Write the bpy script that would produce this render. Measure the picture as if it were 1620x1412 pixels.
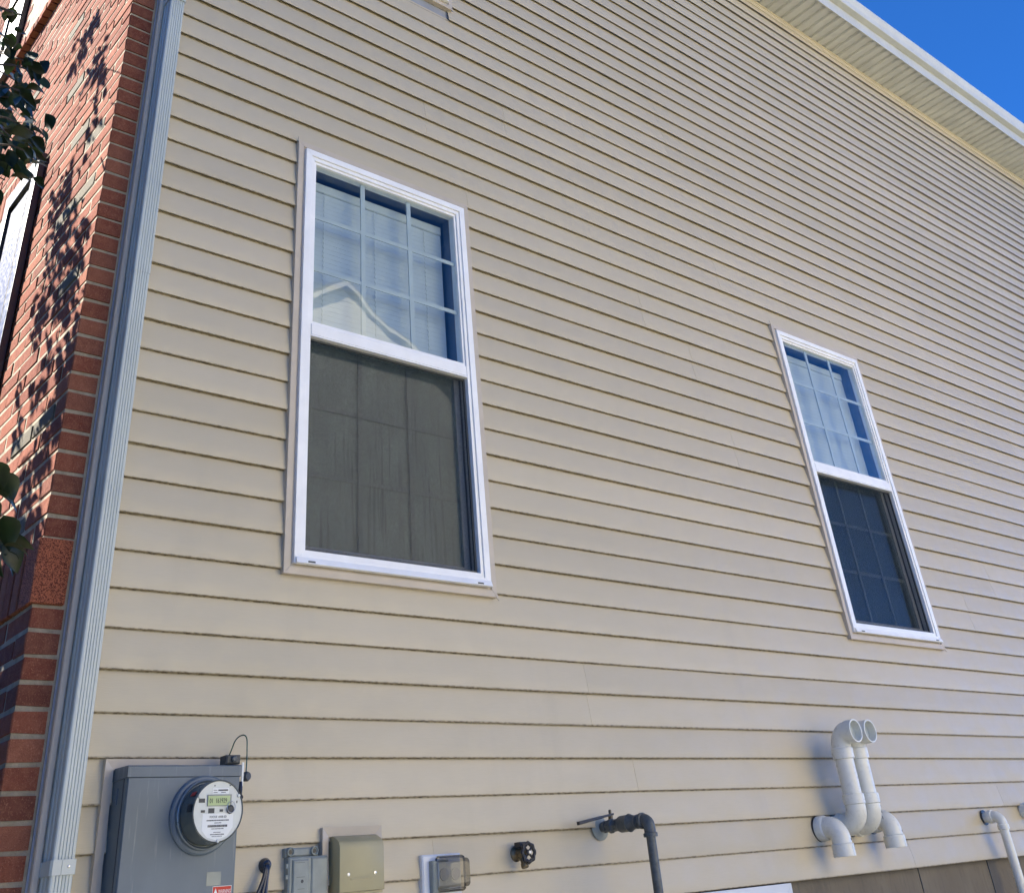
import bpy, bmesh, math, random
from mathutils import Vector, Matrix, noise
R = math.radians
scn = bpy.context.scene
for o in list(bpy.data.objects): bpy.data.objects.remove(o)
COL = scn.collection

# ------------------------------------------------------------------ camera, sky, sun, exposure
# world: X runs along the tan side wall, Y points into the house (wall plane Y=0), Z up, Z=0 is the siding's bottom edge
cd = bpy.data.cameras.new('camera'); cam = bpy.data.objects.new('camera', cd); COL.objects.link(cam)
cd.sensor_fit = 'HORIZONTAL'; cd.sensor_width = 36.0; cd.lens = 1623.07*36/1620
cd.shift_x = 0.0; cd.shift_y = -374/1620.0
cd.clip_start = 0.05; cd.clip_end = 2500
Rm = Matrix(((0.76368812, -0.63965519, -0.08730235), (0.30462855, 0.47627504, -0.82484152), (0.56919409, 0.60332688, 0.55858282)))
right, down, fwd = Rm[0], Rm[1], Rm[2]
M = Matrix((right, -down, -fwd)).transposed().to_4x4()
M.translation = Vector((0, -2.83074, 0.0178))
cam.matrix_world = M
scn.camera = cam
CAMP = M.translation.copy()
def project(p):
    d = Vector(p) - CAMP
    z = d.dot(fwd)
    if z <= 0.01: return None
    return (810 + 1623.07*d.dot(right)/z, 332 + 1623.07*d.dot(down)/z, z)
def at_x(px, py, X):
    d = right*((px-810)/1623.07) + down*((py-332)/1623.07) + fwd
    t = (X-CAMP.x)/d.x
    return CAMP + d*t

SUN = Vector((-0.54, 0.56, 0.63)).normalized()           # direction towards the sun
elev = math.asin(SUN.z); azim = math.atan2(SUN.x, SUN.y)
world = bpy.data.worlds.new('World'); scn.world = world; world.use_nodes = True
nt = world.node_tree; nt.nodes.clear()
sky = nt.nodes.new('ShaderNodeTexSky'); sky.sky_type = 'NISHITA'; sky.sun_disc = False; sky.altitude = 8000
sky.sun_elevation = elev; sky.sun_rotation = azim; sky.air_density = 0.8; sky.dust_density = 0.0; sky.ozone_density = 10.0
bg = nt.nodes.new('ShaderNodeBackground'); bg.inputs['Strength'].default_value = .12
wo = nt.nodes.new('ShaderNodeOutputWorld')
hs = nt.nodes.new('ShaderNodeHueSaturation'); hs.inputs['Saturation'].default_value = 1.10; hs.inputs['Value'].default_value = 1.12   # deep clear-day blue, the same over the whole sky
nt.links.new(sky.outputs[0], hs.inputs['Color']); nt.links.new(hs.outputs[0], bg.inputs['Color']); nt.links.new(bg.outputs[0], wo.inputs['Surface'])
sl = bpy.data.lights.new('sun', 'SUN'); sl.energy = 5; sl.angle = R(0.5); sl.color = (1.0, 0.93, 0.82)
sun = bpy.data.objects.new('sun', sl); COL.objects.link(sun)
sun.rotation_euler = SUN.to_track_quat('Z', 'Y').to_euler(); sun.location = (0, 0, 30)
vs = scn.view_settings
vs.view_transform = 'Standard'; vs.look = 'None'; vs.gamma = 1.0; vs.use_curve_mapping = False
vs.exposure = 2.3
scn.cycles.max_bounces = 8; scn.cycles.transparent_max_bounces = 16; scn.cycles.diffuse_bounces = 5

# ------------------------------------------------------------------ materials
def lin(c): return tuple(c) + (1.0,) if len(c) == 3 else c
class Mat:
    def __init__(s, name, col, rough=0.6, spec=0.4, metal=0.0):
        s.m = bpy.data.materials.new(name); s.m.use_nodes = True
        s.n = s.m.node_tree.nodes; s.l = s.m.node_tree.links
        s.b = s.n['Principled BSDF']; s.out = s.n['Material Output']
        s.b.inputs['Base Color'].default_value = lin(col); s.b.inputs['Roughness'].default_value = rough
        s.b.inputs['Specular IOR Level'].default_value = spec; s.b.inputs['Metallic'].default_value = metal
        s.col = col
    def pos(s, scale=(1, 1, 1)):
        g = s.n.new('ShaderNodeNewGeometry'); v = s.n.new('ShaderNodeVectorMath'); v.operation = 'MULTIPLY'
        v.inputs[1].default_value = scale; s.l.new(g.outputs['Position'], v.inputs[0]); return v.outputs[0]
    def noise(s, scale, vec=(1, 1, 1), detail=3, rough=0.55):
        t = s.n.new('ShaderNodeTexNoise'); t.inputs['Scale'].default_value = scale
        t.inputs['Detail'].default_value = detail; t.inputs['Roughness'].default_value = rough
        s.l.new(s.pos(vec), t.inputs['Vector']); return t.outputs['Fac']
    def ramp(s, fac, stops):
        r = s.n.new('ShaderNodeValToRGB'); e = r.color_ramp.elements
        while len(e) < len(stops): e.new(0.5)
        for i, (p, c) in enumerate(stops): e[i].position = p; e[i].color = lin(c)
        s.l.new(fac, r.inputs[0]); return r.outputs[0]
    def mapr(s, fac, a, b, c, d):
        r = s.n.new('ShaderNodeMapRange'); 
        for i, v in enumerate((a, b, c, d)): r.inputs[i+1].default_value = v
        s.l.new(fac, r.inputs[0]); return r.outputs[0]
    def mix(s, fac, a, b, mode='MIX'):
        x = s.n.new('ShaderNodeMix'); x.data_type = 'RGBA'; x.blend_type = mode
        for sock, v in ((x.inputs[0], fac), (x.inputs[6], a), (x.inputs[7], b)):
            if isinstance(v, (int, float)): sock.default_value = v
            elif isinstance(v, tuple): sock.default_value = lin(v)
            else: s.l.new(v, sock)
        return x.outputs[2]
    def mult(s, colr, fac): 
        return s.mix(1.0, colr, fac, 'MULTIPLY')
    def color(s, c): s.l.new(c, s.b.inputs['Base Color']); return s
    def bump(s, h, strength=0.2, dist=0.002):
        b = s.n.new('ShaderNodeBump'); b.inputs['Strength'].default_value = strength; b.inputs['Distance'].default_value = dist
        s.l.new(h, b.inputs['Height'])
        if s.b.inputs['Normal'].is_linked: s.l.new(s.b.inputs['Normal'].links[0].from_socket, b.inputs['Normal'])
        s.l.new(b.outputs[0], s.b.inputs['Normal']); return s
    def rough(s, f): s.l.new(f, s.b.inputs['Roughness']); return s
def simple(name, col, rough=0.5, spec=0.4, metal=0, var=0.12, scale=9, bump=0.0, bscale=200):
    m = Mat(name, col, rough, spec, metal)
    f = m.noise(scale, detail=5)
    m.color(m.mix(m.mapr(f, .3, .7, 0, 1), tuple(c*(1-var) for c in col), tuple(min(1, c*(1+var)) for c in col)))
    m.rough(m.mapr(m.noise(scale*3, detail=4), .3, .7, max(0.02, rough-.08), min(1, rough+.1)))
    if bump: m.bump(m.noise(bscale, detail=3), bump, 0.001)
    return m

# siding vinyl: embossed wood grain, faint blotches, dust and painted shade along the laps
def make_siding(name, col):
    m = Mat(name, col, 0.45, 0.5)
    big = m.noise(0.9, (1, 1, 1.4), 4); mid = m.noise(5, (1, 1, 2.2), 4)
    c = m.mix(m.mapr(big, .3, .7, 0, 1), tuple(x*f for x, f in zip(col, (.965, .965, .955))), tuple(x*f for x, f in zip(col, (1.03, 1.03, 1.045))))
    c = m.mix(m.mapr(mid, .35, .75, 0, .35), c, tuple(x*f for x, f in zip(col, (.9, .9, .86))))
    grain = m.noise(26, (1, 1, 22), 5, .6)
    c = m.mix(m.mapr(grain, .45, .8, 0, .30), c, tuple(x*.84 for x in col))
    oi = m.n.new('ShaderNodeObjectInfo')
    hs = m.n.new('ShaderNodeHueSaturation'); m.l.new(c, hs.inputs['Color']); m.l.new(m.mapr(oi.outputs['Random'], 0, 1, .945, 1.04), hs.inputs['Value'])
    # weather stains: long vertical soft streaks of washed dirt
    st = m.noise(3.2, (1.6, 1, .35), 5, .6)
    c2 = m.mix(m.mapr(st, .56, .80, 0, .16), hs.outputs[0], (.27, .245, .20))
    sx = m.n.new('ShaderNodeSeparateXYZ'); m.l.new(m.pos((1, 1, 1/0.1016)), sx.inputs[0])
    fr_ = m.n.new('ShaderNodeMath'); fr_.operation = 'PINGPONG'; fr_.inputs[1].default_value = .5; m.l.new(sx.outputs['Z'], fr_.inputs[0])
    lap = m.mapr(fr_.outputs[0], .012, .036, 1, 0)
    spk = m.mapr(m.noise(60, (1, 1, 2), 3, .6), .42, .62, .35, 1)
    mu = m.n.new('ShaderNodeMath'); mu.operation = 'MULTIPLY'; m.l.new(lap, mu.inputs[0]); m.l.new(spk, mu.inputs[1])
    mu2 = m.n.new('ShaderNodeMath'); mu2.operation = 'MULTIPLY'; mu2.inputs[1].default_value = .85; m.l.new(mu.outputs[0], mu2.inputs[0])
    m.color(m.mix(mu2.outputs[0], c2, (.10, .075, .045)))  # brown grime that also paints in shade to deepen the lap lines
    m.bump(grain, .35, .0012); m.bump(m.noise(3.2, (1, 1, 1.5), 2), .5, .006)
    m.rough(m.mapr(m.noise(14), .3, .7, .36, .55))
    return m.m
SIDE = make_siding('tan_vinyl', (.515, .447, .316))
TRIM = simple('tan_trim', (.50, .435, .345), .45, .4, var=.06, scale=14, bump=.08, bscale=120).m
FRIEZE = simple('frieze_tan', (.52, .46, .35), .5, .4, var=.06, scale=6).m
WHITE = simple('white_vinyl', (.83, .83, .81), .35, .5, var=.05, scale=12).m
MUNT = simple('grille_grey', (.52, .55, .52), .4, .5, var=.05).m
def make_alu(name, col, rough=.35):
    m = Mat(name, col, rough, .5)
    f = m.noise(7, (1, 1, .5), 5); st = m.noise(30, (2.5, 2.5, .15), 4)
    c = m.mix(m.mapr(f, .35, .7, 0, .8), col, tuple(x*.86 for x in col))
    c = m.mix(m.mapr(st, .55, .8, 0, .45), c, tuple(x*.7 for x in col))
    m.color(c); m.rough(m.mapr(st, .3, .7, rough-.05, rough+.18)); m.bump(m.noise(45), .05, .001); return m.m
DOWN = make_alu('downspout_paint', (.50, .54, .50))
GUT = make_alu('gutter_paint', (.57, .58, .54), .4)
SOFF = simple('soffit_vinyl', (.53, .54, .52), .5, .4, var=.1, scale=5).m

def make_brick(name, dark=False):
    m = Mat(name, (.3, .1, .06), .95, .08)
    oi = m.n.new('ShaderNodeObjectInfo')
    base = m.ramp(oi.outputs['Random'], [(0, (.145, .052, .035)), (.3, (.175, .062, .041)), (.55, (.115, .038, .027)), (.75, (.20, .080, .052)), (.9, (.155, .064, .045)), (1, (.09, .034, .026))])
    sp = m.noise(420, detail=2); bl = m.noise(40, detail=4)
    c = m.mix(m.mapr(sp, .54, .68, 0, .75), base, (.10, .035, .025))
    c = m.mix(m.mapr(m.noise(300, (1, 1.1, .9), 2), .56, .72, 0, .35), c, (.42, .22, .15))
    c = m.mix(m.mapr(bl, .45, .8, 0, .25), c, (.36, .17, .11))
    m.color(c); m.bump(sp, .7, .003); m.bump(bl, .4, .003)
    return m.m
BRICK = make_brick('red_brick')
mg = Mat('grey_brick', (.30, .27, .22), .92, .2); mg.color(mg.mix(mg.mapr(mg.noise(400, detail=2), .45, .7, 0, .8), (.095, .085, .062), (.05, .044, .033))); mg.bump(mg.noise(200), .7, .003); GBRICK = mg.m
ms = Mat('soldier_brick', (.4, .12, .06), .95, .2); ms.color(ms.mix(ms.mapr(ms.noise(330, detail=3, rough=.7), .46, .56, 0, 1), (.31, .105, .058), (.08, .024, .016))); ms.bump(ms.noise(330, detail=3), .9, .004); SBRICK = ms.m
mm = Mat('mortar', (.3, .27, .22), .95, .1); mm.color(mm.mix(mm.mapr(mm.noise(30, detail=6), .3, .7, 0, 1), (.19, .17, .13), (.30, .27, .215))); mm.bump(mm.noise(150, detail=5), .7, .004); MORTAR = mm.m
mo = Mat('side_mortar', (.28, .26, .20), .95, .1); mo.color(mo.mix(mo.mapr(mo.noise(25, detail=6), .35, .7, 0, 1), (.10, .095, .07), (.17, .155, .12))); mo.bump(mo.noise(150, detail=5), .7, .004); CAULK = mo.m
mc = Mat('concrete', (.2, .19, .16), .9, .2)
cc = mc.mix(mc.mapr(mc.noise(4, (1, 1, .4), 6), .3, .7, 0, 1), (.135, .115, .085), (.195, .17, .13))
cc = mc.mix(mc.mapr(mc.noise(60, (1, 1, .25), 5), .5, .75, 0, .6), cc, (.12, .105, .085)); mc.color(cc); mc.bump(mc.noise(60, detail=6), .4, .004); CONC = mc.m
mb = Mat('meter_box_paint', (.14, .17, .19), .42, .45)
cb = mb.mix(mb.mapr(mb.noise(5, (1, 1, .6), 5), .3, .7, 0, 1), (.088, .118, .143), (.128, .168, .198))
cb = mb.mix(mb.mapr(mb.noise(70, (1.5, 1, .10), 4), .60, .75, 0, .5), cb, (.24, .27, .29)); mb.color(cb); mb.bump(mb.noise(300), .06, .001); BOX = mb.m
PVC = simple('white_pvc', (.70, .69, .61), .3, .5, var=.05, scale=20).m
IRON = simple('grey_painted_iron', (.075, .085, .085), .45, .5, var=.3, scale=60, bump=.3, bscale=400).m
BLACK = simple('black_plastic', (.018, .018, .02), .4, .5, var=.3, scale=50).m
BRASS = simple('tarnished_brass', (.16, .125, .07), .45, .5, .6, var=.3, scale=80).m
STEEL = simple('zinc_steel', (.55, .55, .55), .3, .5, .8, var=.1).m
GREYP = simple('grey_utility_plastic', (.255, .28, .255), .5, .4, var=.12, scale=25, bump=.1).m
TANB = simple('olive_tan_steel', (.36, .32, .18), .4, .45, var=.05, scale=10).m
PLATE = simple('white_block', (.62, .64, .66), .45, .4, var=.05).m
GREEN = simple('green_wire', (.012, .07, .045), .35, .5, var=.2).m
BLUEB = simple('black_cable', (.02, .028, .045), .3, .6, var=.2).m
DGREY = simple('dark_grey', (.06, .065, .065), .5, .4).m
ROOM = simple('room_paint', (.30, .31, .33), .8, .2).m
BLIND = simple('blind_vinyl', (.50, .54, .55), .5, .3, var=.05, scale=4).m
FACE = simple('meter_face', (.62, .64, .58), .4, .4, var=.05, scale=40).m
LCD = simple('lcd_panel', (.40, .50, .24), .3, .4, var=.03).m
LABELW = simple('label_white', (.78, .79, .74), .5, .3, var=.03).m
INK = simple('ink', (.05, .05, .05), .6, .2).m
RED = simple('warning_red', (.55, .05, .03), .5, .3).m
METALBAND = simple('meter_ring_metal', (.17, .20, .21), .35, .5, .3, var=.1).m
METBODY = simple('meter_smoked_body', (.085, .10, .095), .15, .6, 0, var=.1).m
ROOF = simple('asphalt_shingle', (.07, .065, .06), .9, .2, var=.3, scale=12, bump=.5, bscale=40).m
NEIGH = simple('cream_siding', (.70, .64, .51), .6, .3, var=.06, scale=1.2).m
BARK = simple('bark', (.085, .065, .05), .9, .2, var=.3, scale=40, bump=.6, bscale=80).m

def leaf_mat(name, c1, c2):
    m = Mat(name, c1, .42, .3)
    oi = m.n.new('ShaderNodeObjectInfo')
    f = m.noise(22, detail=3)
    col = m.mix(m.mapr(f, .3, .7, 0, 1), c1, c2)
    m.color(col)
    tr = m.n.new('ShaderNodeBsdfTranslucent'); m.l.new(m.mix(1.0, col, (1.3, 1.7, .5), 'MULTIPLY'), tr.inputs['Color'])
    ms_ = m.n.new('ShaderNodeMixShader'); ms_.inputs[0].default_value = .08
    m.l.new(m.b.outputs[0], ms_.inputs[1]); m.l.new(tr.outputs[0], ms_.inputs[2]); m.l.new(ms_.outputs[0], m.out.inputs['Surface'])
    return m.m
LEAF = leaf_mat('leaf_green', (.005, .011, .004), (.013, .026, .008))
LEAFY = leaf_mat('leaf_yellow_green', (.20, .26, .03), (.12, .19, .03))

def schlick(n, l, f0):
    lw = n.new('ShaderNodeLayerWeight'); lw.inputs[0].default_value = .5
    p = n.new('ShaderNodeMath'); p.operation = 'POWER'; p.inputs[1].default_value = 5; l.new(lw.outputs['Facing'], p.inputs[0])
    m = n.new('ShaderNodeMath'); m.operation = 'MULTIPLY_ADD'; m.inputs[1].default_value = 1-f0; m.inputs[2].default_value = f0; l.new(p.outputs[0], m.inputs[0]); return m
def glass_mat(name, f0=.045, rough=0.0, tint=(.93, .96, .96), wav=.25):
    m = bpy.data.materials.new(name); m.use_nodes = True; n = m.node_tree.nodes; l = m.node_tree.links; n.clear()
    out = n.new('ShaderNodeOutputMaterial'); mx = n.new('ShaderNodeMixShader'); fr = schlick(n, l, f0)
    tr = n.new('ShaderNodeBsdfTransparent'); tr.inputs[0].default_value = lin(tint)
    gl = n.new('ShaderNodeBsdfGlossy'); gl.inputs['Roughness'].default_value = rough
    g = n.new('ShaderNodeNewGeometry'); no = n.new('ShaderNodeTexNoise'); no.inputs['Scale'].default_value = 3.0
    bp = n.new('ShaderNodeBump'); bp.inputs['Strength'].default_value = wav; bp.inputs['Distance'].default_value = .004
    l.new(g.outputs['Position'], no.inputs['Vector']); l.new(no.outputs['Fac'], bp.inputs['Height']); l.new(bp.outputs[0], gl.inputs['Normal'])
    l.new(fr.outputs[0], mx.inputs[0]); l.new(tr.outputs[0], mx.inputs[1]); l.new(gl.outputs[0], mx.inputs[2]); l.new(mx.outputs[0], out.inputs[0])
    return m
GLASS = glass_mat('window_glass')
GLASSO = glass_mat('lower_outer_glass', f0=.075, wav=.04)
GRL = simple('lower_grille', (.40, .43, .41), .5, .3, var=.05).m
def fog_glass(name, haze):
    # the inner pane of the lower sash: dried condensation haze with clear vertical runs
    m = bpy.data.materials.new(name); m.use_nodes = True; n = m.node_tree.nodes; l = m.node_tree.links; n.clear()
    out = n.new('ShaderNodeOutputMaterial')
    g = n.new('ShaderNodeNewGeometry'); sp = n.new('ShaderNodeSeparateXYZ'); l.new(g.outputs['Position'], sp.inputs[0])
    def noi(sc, vec, det):
        v = n.new('ShaderNodeVectorMath'); v.operation = 'MULTIPLY'; v.inputs[1].default_value = vec
        l.new(g.outputs['Position'], v.inputs[0]); t = n.new('ShaderNodeTexNoise'); t.inputs['Scale'].default_value = sc; t.inputs['Detail'].default_value = det
        l.new(v.outputs[0], t.inputs['Vector']); return t.outputs['Fac']
    def mr(f, a, b, c, d):
        r = n.new('ShaderNodeMapRange')
        for i, v in enumerate((a, b, c, d)): r.inputs[i+1].default_value = v
        l.new(f, r.inputs[0]); return r.outputs[0]
    def mt(op, a, b):
        r = n.new('ShaderNodeMath'); r.operation = op; r.use_clamp = True
        for i, v in enumerate((a, b)):
            if isinstance(v, (int, float)): r.inputs[i].default_value = v
            else: l.new(v, r.inputs[i])
        return r.outputs[0]
    runs = mr(noi(58, (1, 1, .035), 4), .52, .60, 0, 1)                    # narrow vertical runs
    low = mr(sp.outputs['Z'], 1.70, 1.25, 0.15, 1)                           # they gather in the lower half
    wig = mr(noi(9, (1, 1, .35), 4), .40, .60, .1, 1)
    runs = mt('MULTIPLY', mt('MULTIPLY', runs, low), wig)
    blot = mr(noi(7, (1, 1, .5), 5), .3, .7, .65, 1.0)
    fac = mt('MULTIPLY', mt('SUBTRACT', 1.0, mt('MULTIPLY', runs, .50)), blot)
    fac = mt('MULTIPLY', fac, haze)
    df = n.new('ShaderNodeBsdfDiffuse'); df.inputs[0].default_value = (.64, .70, .64, 1)
    tr = n.new('ShaderNodeBsdfTransparent'); tr.inputs[0].default_value = (.8, .83, .83, 1)
    mx = n.new('ShaderNodeMixShader'); l.new(fac, mx.inputs[0]); l.new(tr.outputs[0], mx.inputs[1]); l.new(df.outputs[0], mx.inputs[2])
    gl = n.new('ShaderNodeBsdfGlossy'); gl.inputs['Roughness'].default_value = .02
    fr = schlick(n, l, .02)
    m2 = n.new('ShaderNodeMixShader'); l.new(fr.outputs[0], m2.inputs[0]); l.new(mx.outputs[0], m2.inputs[1]); l.new(gl.outputs[0], m2.inputs[2])
    l.new(m2.outputs[0], out.inputs[0]); return m
FOG1 = fog_glass('fogged_glass', .86)
FOG2 = fog_glass('lightly_fogged_glass', .10)
def screen_mat():
    m = bpy.data.materials.new('insect_screen'); m.use_nodes = True; n = m.node_tree.nodes; l = m.node_tree.links; n.clear()
    out = n.new('ShaderNodeOutputMaterial'); mx = n.new('ShaderNodeMixShader')
    tr = n.new('ShaderNodeBsdfTransparent'); df = n.new('ShaderNodeBsdfDiffuse'); df.inputs[0].default_value = (.022, .030, .042, 1)
    g = n.new('ShaderNodeNewGeometry'); t = n.new('ShaderNodeTexNoise'); t.inputs['Scale'].default_value = 160; t.inputs['Detail'].default_value = 4
    l.new(g.outputs['Position'], t.inputs['Vector'])
    r = n.new('ShaderNodeMapRange'); r.inputs[1].default_value = .3; r.inputs[2].default_value = .7; r.inputs[3].default_value = .35; r.inputs[4].default_value = .41
    l.new(t.outputs['Fac'], r.inputs[0]); l.new(r.outputs[0], mx.inputs[0]); l.new(tr.outputs[0], mx.inputs[1]); l.new(df.outputs[0], mx.inputs[2]); l.new(mx.outputs[0], out.inputs[0])
    return m
SCREEN = screen_mat()
def clear_plastic():
    m = bpy.data.materials.new('smoky_clear_plastic'); m.use_nodes = True; n = m.node_tree.nodes; l = m.node_tree.links; n.clear()
    out = n.new('ShaderNodeOutputMaterial'); mx = n.new('ShaderNodeMixShader'); fr = schlick(n, l, .04)
    tr = n.new('ShaderNodeBsdfTransparent'); tr.inputs[0].default_value = (.62, .60, .55, 1)
    df = n.new('ShaderNodeBsdfDiffuse'); df.inputs[0].default_value = (.20, .19, .16, 1)
    m1 = n.new('ShaderNodeMixShader'); m1.inputs[0].default_value = .22
    gl = n.new('ShaderNodeBsdfGlossy'); gl.inputs['Roughness'].default_value = .12
    l.new(tr.outputs[0], m1.inputs[1]); l.new(df.outputs[0], m1.inputs[2])
    l.new(fr.outputs[0], mx.inputs[0]); l.new(m1.outputs[0], mx.inputs[1]); l.new(gl.outputs[0], mx.inputs[2]); l.new(mx.outputs[0], out.inputs[0]); return m
CLEAR = clear_plastic()

# ------------------------------------------------------------------ mesh helpers
class MB:
    def __init__(s): s.v = []; s.f = []
    def add(s, vs, fs):
        n = len(s.v); s.v += [tuple(v) for v in vs]; s.f += [tuple(i+n for i in f) for f in fs]; return s
    def box(s, x0, x1, y0, y1, z0, z1):
        vs = [(x, y, z) for x in (x0, x1) for y in (y0, y1) for z in (z0, z1)]
        return s.add(vs, [(0, 1, 3, 2), (4, 6, 7, 5), (0, 4, 5, 1), (2, 3, 7, 6), (0, 2, 6, 4), (1, 5, 7, 3)])
    def bbox(s, x0, x1, y0, y1, z0, z1, b=.002):
        # box with chamfered edges facing -Y (front) and vertical/horizontal rims
        vs = []
        for y, i in ((y1, 0), (y0+b, 0), (y0, b)):
            vs += [(x0+i, y, z0+i), (x1-i, y, z0+i), (x1-i, y, z1-i), (x0+i, y, z1-i)]
        fs = [(0, 1, 2, 3)]
        for r in (0, 4):
            for k in range(4): fs.append((r+k, r+4+k, r+4+(k+1) % 4, r+(k+1) % 4))
        fs.append((11, 10, 9, 8)); return s.add(vs, fs)
    def prism(s, prof, axis, a, b, cap=True):
        # closed profile of 2-D points swept along an axis; prof coords are the two other axes in order
        def P(p, t):
            return {'x': (t, p[0], p[1]), 'y': (p[0], t, p[1]), 'z': (p[0], p[1], t)}[axis]
        n = len(prof); vs = [P(p, a) for p in prof] + [P(p, b) for p in prof]
        fs = [(i, (i+1) % n, n+(i+1) % n, n+i) for i in range(n)]
        if cap: fs += [tuple(range(n))[::-1], tuple(range(n, 2*n))]
        return s.add(vs, fs)
    def tube(s, pts, rad, seg=16, cap=True):
        pts = [Vector(p) for p in pts]; rad = rad if isinstance(rad, (list, tuple)) else [rad]*len(pts)
        t0 = (pts[1]-pts[0]).normalized(); up = Vector((0, 0, 1)) if abs(t0.z) < .9 else Vector((1, 0, 0))
        u = t0.cross(up).normalized(); rings = []
        for i, p in enumerate(pts):
            t = ((pts[min(i+1, len(pts)-1)]-pts[i]).normalized() + (pts[i]-pts[max(i-1, 0)]).normalized())
            t = t.normalized() if t.length > 1e-6 else t0
            u = (u - t*u.dot(t)).normalized(); w = t.cross(u)
            rings.append([p+(u*math.cos(2*math.pi*k/seg)+w*math.sin(2*math.pi*k/seg))*rad[i] for k in range(seg)])
        vs = [v for r in rings for v in r]; fs = []
        for i in range(len(pts)-1):
            for k in range(seg): fs.append((i*seg+k, i*seg+(k+1) % seg, (i+1)*seg+(k+1) % seg, (i+1)*seg+k))
        if cap: fs += [tuple(range(seg))[::-1], tuple(range((len(pts)-1)*seg, len(pts)*seg))]
        return s.add(vs, fs)
    def lathe(s, o, ax, prof, seg=32):
        # prof: (distance along axis, radius)
        o = Vector(o); ax = Vector(ax).normalized(); up = Vector((0, 0, 1)) if abs(ax.z) < .9 else Vector((1, 0, 0))
        u = ax.cross(up).normalized(); w = ax.cross(u); vs = []; fs = []
        for d, r in prof:
            for k in range(seg): vs.append(o+ax*d+(u*math.cos(2*math.pi*k/seg)+w*math.sin(2*math.pi*k/seg))*r)
        for i in range(len(prof)-1):
            for k in range(seg): fs.append((i*seg+k, i*seg+(k+1) % seg, (i+1)*seg+(k+1) % seg, (i+1)*seg+k))
        fs += [tuple(range(seg))[::-1], tuple(range((len(prof)-1)*seg, len(prof)*seg))]
        return s.add(vs, fs)
WPOS = {}
def wpos(o): return WPOS.get(o.name, Vector((0, 0, 0))) if o else Vector((0, 0, 0))
def obj(name, mb, mat, parent=None, smooth=False, bevel=0):
    vs = [Vector(v) for v in mb.v]
    c = Vector([(min(v[i] for v in vs)+max(v[i] for v in vs))/2 for i in range(3)])
    me = bpy.data.meshes.new(name); me.from_pydata([v-c for v in vs], [], mb.f); me.validate()
    bm = bmesh.new(); bm.from_mesh(me); bmesh.ops.recalc_face_normals(bm, faces=bm.faces)
    if bevel: bmesh.ops.bevel(bm, geom=[e for e in bm.edges if e.calc_face_angle(0) > .5], offset=bevel, segments=2, affect='EDGES', profile=.5)
    bm.to_mesh(me); bm.free()
    if smooth:
        try:
            me.polygons.foreach_set('use_smooth', [True]*len(me.polygons)); me.set_sharp_from_angle(angle=R(smooth if smooth is not True else 40))
        except Exception: pass
    if mat: me.materials.append(mat)
    o = bpy.data.objects.new(name, me); COL.objects.link(o)
    o.location = c - wpos(parent); o.parent = parent; WPOS[o.name] = c
    return o
def thing(name, loc, label, cat, group=None):
    o = bpy.data.objects.new(name, None); COL.objects.link(o); o.location = loc; o.empty_display_size = .1
    o['label'] = label; o['category'] = cat
    if group: o['group'] = group
    WPOS[o.name] = Vector(loc); return o
def tag(o, label, cat, group=None):
    o['label'] = label; o['category'] = cat
    if group: o['group'] = group
    return o
def struct(name, mb, mat, **k):
    o = obj(name, mb, mat, None, **k); o['kind'] = 'structure'; return o
def text(name, body, size, x, y, z, mat, parent, w=None, align='LEFT', ext=.0002):
    cu = bpy.data.curves.new('t', 'FONT'); cu.body = body; cu.size = size; cu.align_x = align; cu.extrude = ext; cu.resolution_u = 2
    t = bpy.data.objects.new('t', cu); COL.objects.link(t)
    dg = bpy.context.evaluated_depsgraph_get(); me = bpy.data.meshes.new_from_object(t.evaluated_get(dg))
    bpy.data.objects.remove(t)
    xs = [v.co.x for v in me.vertices]; sc = 1
    if w and xs: sc = w/(max(xs)-min(xs))
    mb = MB(); mb.add([(x+v.co.x*sc, y-v.co.z, z+v.co.y) for v in me.vertices], [tuple(p.vertices) for p in me.polygons])
    bpy.data.meshes.remove(me)
    return obj(name, mb, mat, parent)

# ------------------------------------------------------------------ ground
D = 0.1016; GZ = -1.45; XF = 0.857; XE = 14.0
gm = Mat('lawn', (.06, .09, .03), .95, .1)
gc = gm.mix(gm.mapr(gm.noise(1.5, detail=6), .3, .7, 0, 1), (.23, .22, .13), (.32, .30, .19)); gm.color(gc); gm.bump(gm.noise(40, detail=5), .8, .05)
g = MB(); N = 24
for i in range(N+1):
    for j in range(N+1):
        x = math.copysign(abs((i/N-.5)*2)**3, i/N-.5)*1200; y = math.copysign(abs((j/N-.5)*2)**3, j/N-.5)*1200
        g.v.append((x, y, GZ))
for i in range(N):
    for j in range(N): g.f.append((i*(N+1)+j, (i+1)*(N+1)+j, (i+1)*(N+1)+j+1, i*(N+1)+j+1))
struct('ground', g, gm.m)

pm = Mat('bounce_slab_concrete', (.5, .48, .42), .9, .2)
pm.color(pm.mix(pm.mapr(pm.noise(6, detail=6), .3, .7, 0, 1), (.46, .43, .36), (.58, .55, .48))); pm.bump(pm.noise(90, detail=5), .4, .004)
for i in range(9): struct('bounce_slab', MB().bbox(-1.6+i*1.8, .19+i*1.8, -2.9, -.35, GZ-.08, GZ+.045, .006), pm.m)  # unseen pale slabs added to bounce light up onto the lower siding
# ------------------------------------------------------------------ the house
house = thing('house', (XF, 0, GZ), 'house with tan vinyl siding on its side wall and red brick round the front corner', 'house')
random.seed(4)
# windows (casing outer rectangle in the wall plane)
WINS = [(1.555, 2.384, .897, 2.541), (4.508, 5.339, .897, 2.541), (1.555, 2.384, 3.722, 5.366)]
TOPZ = 55*D
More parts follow.
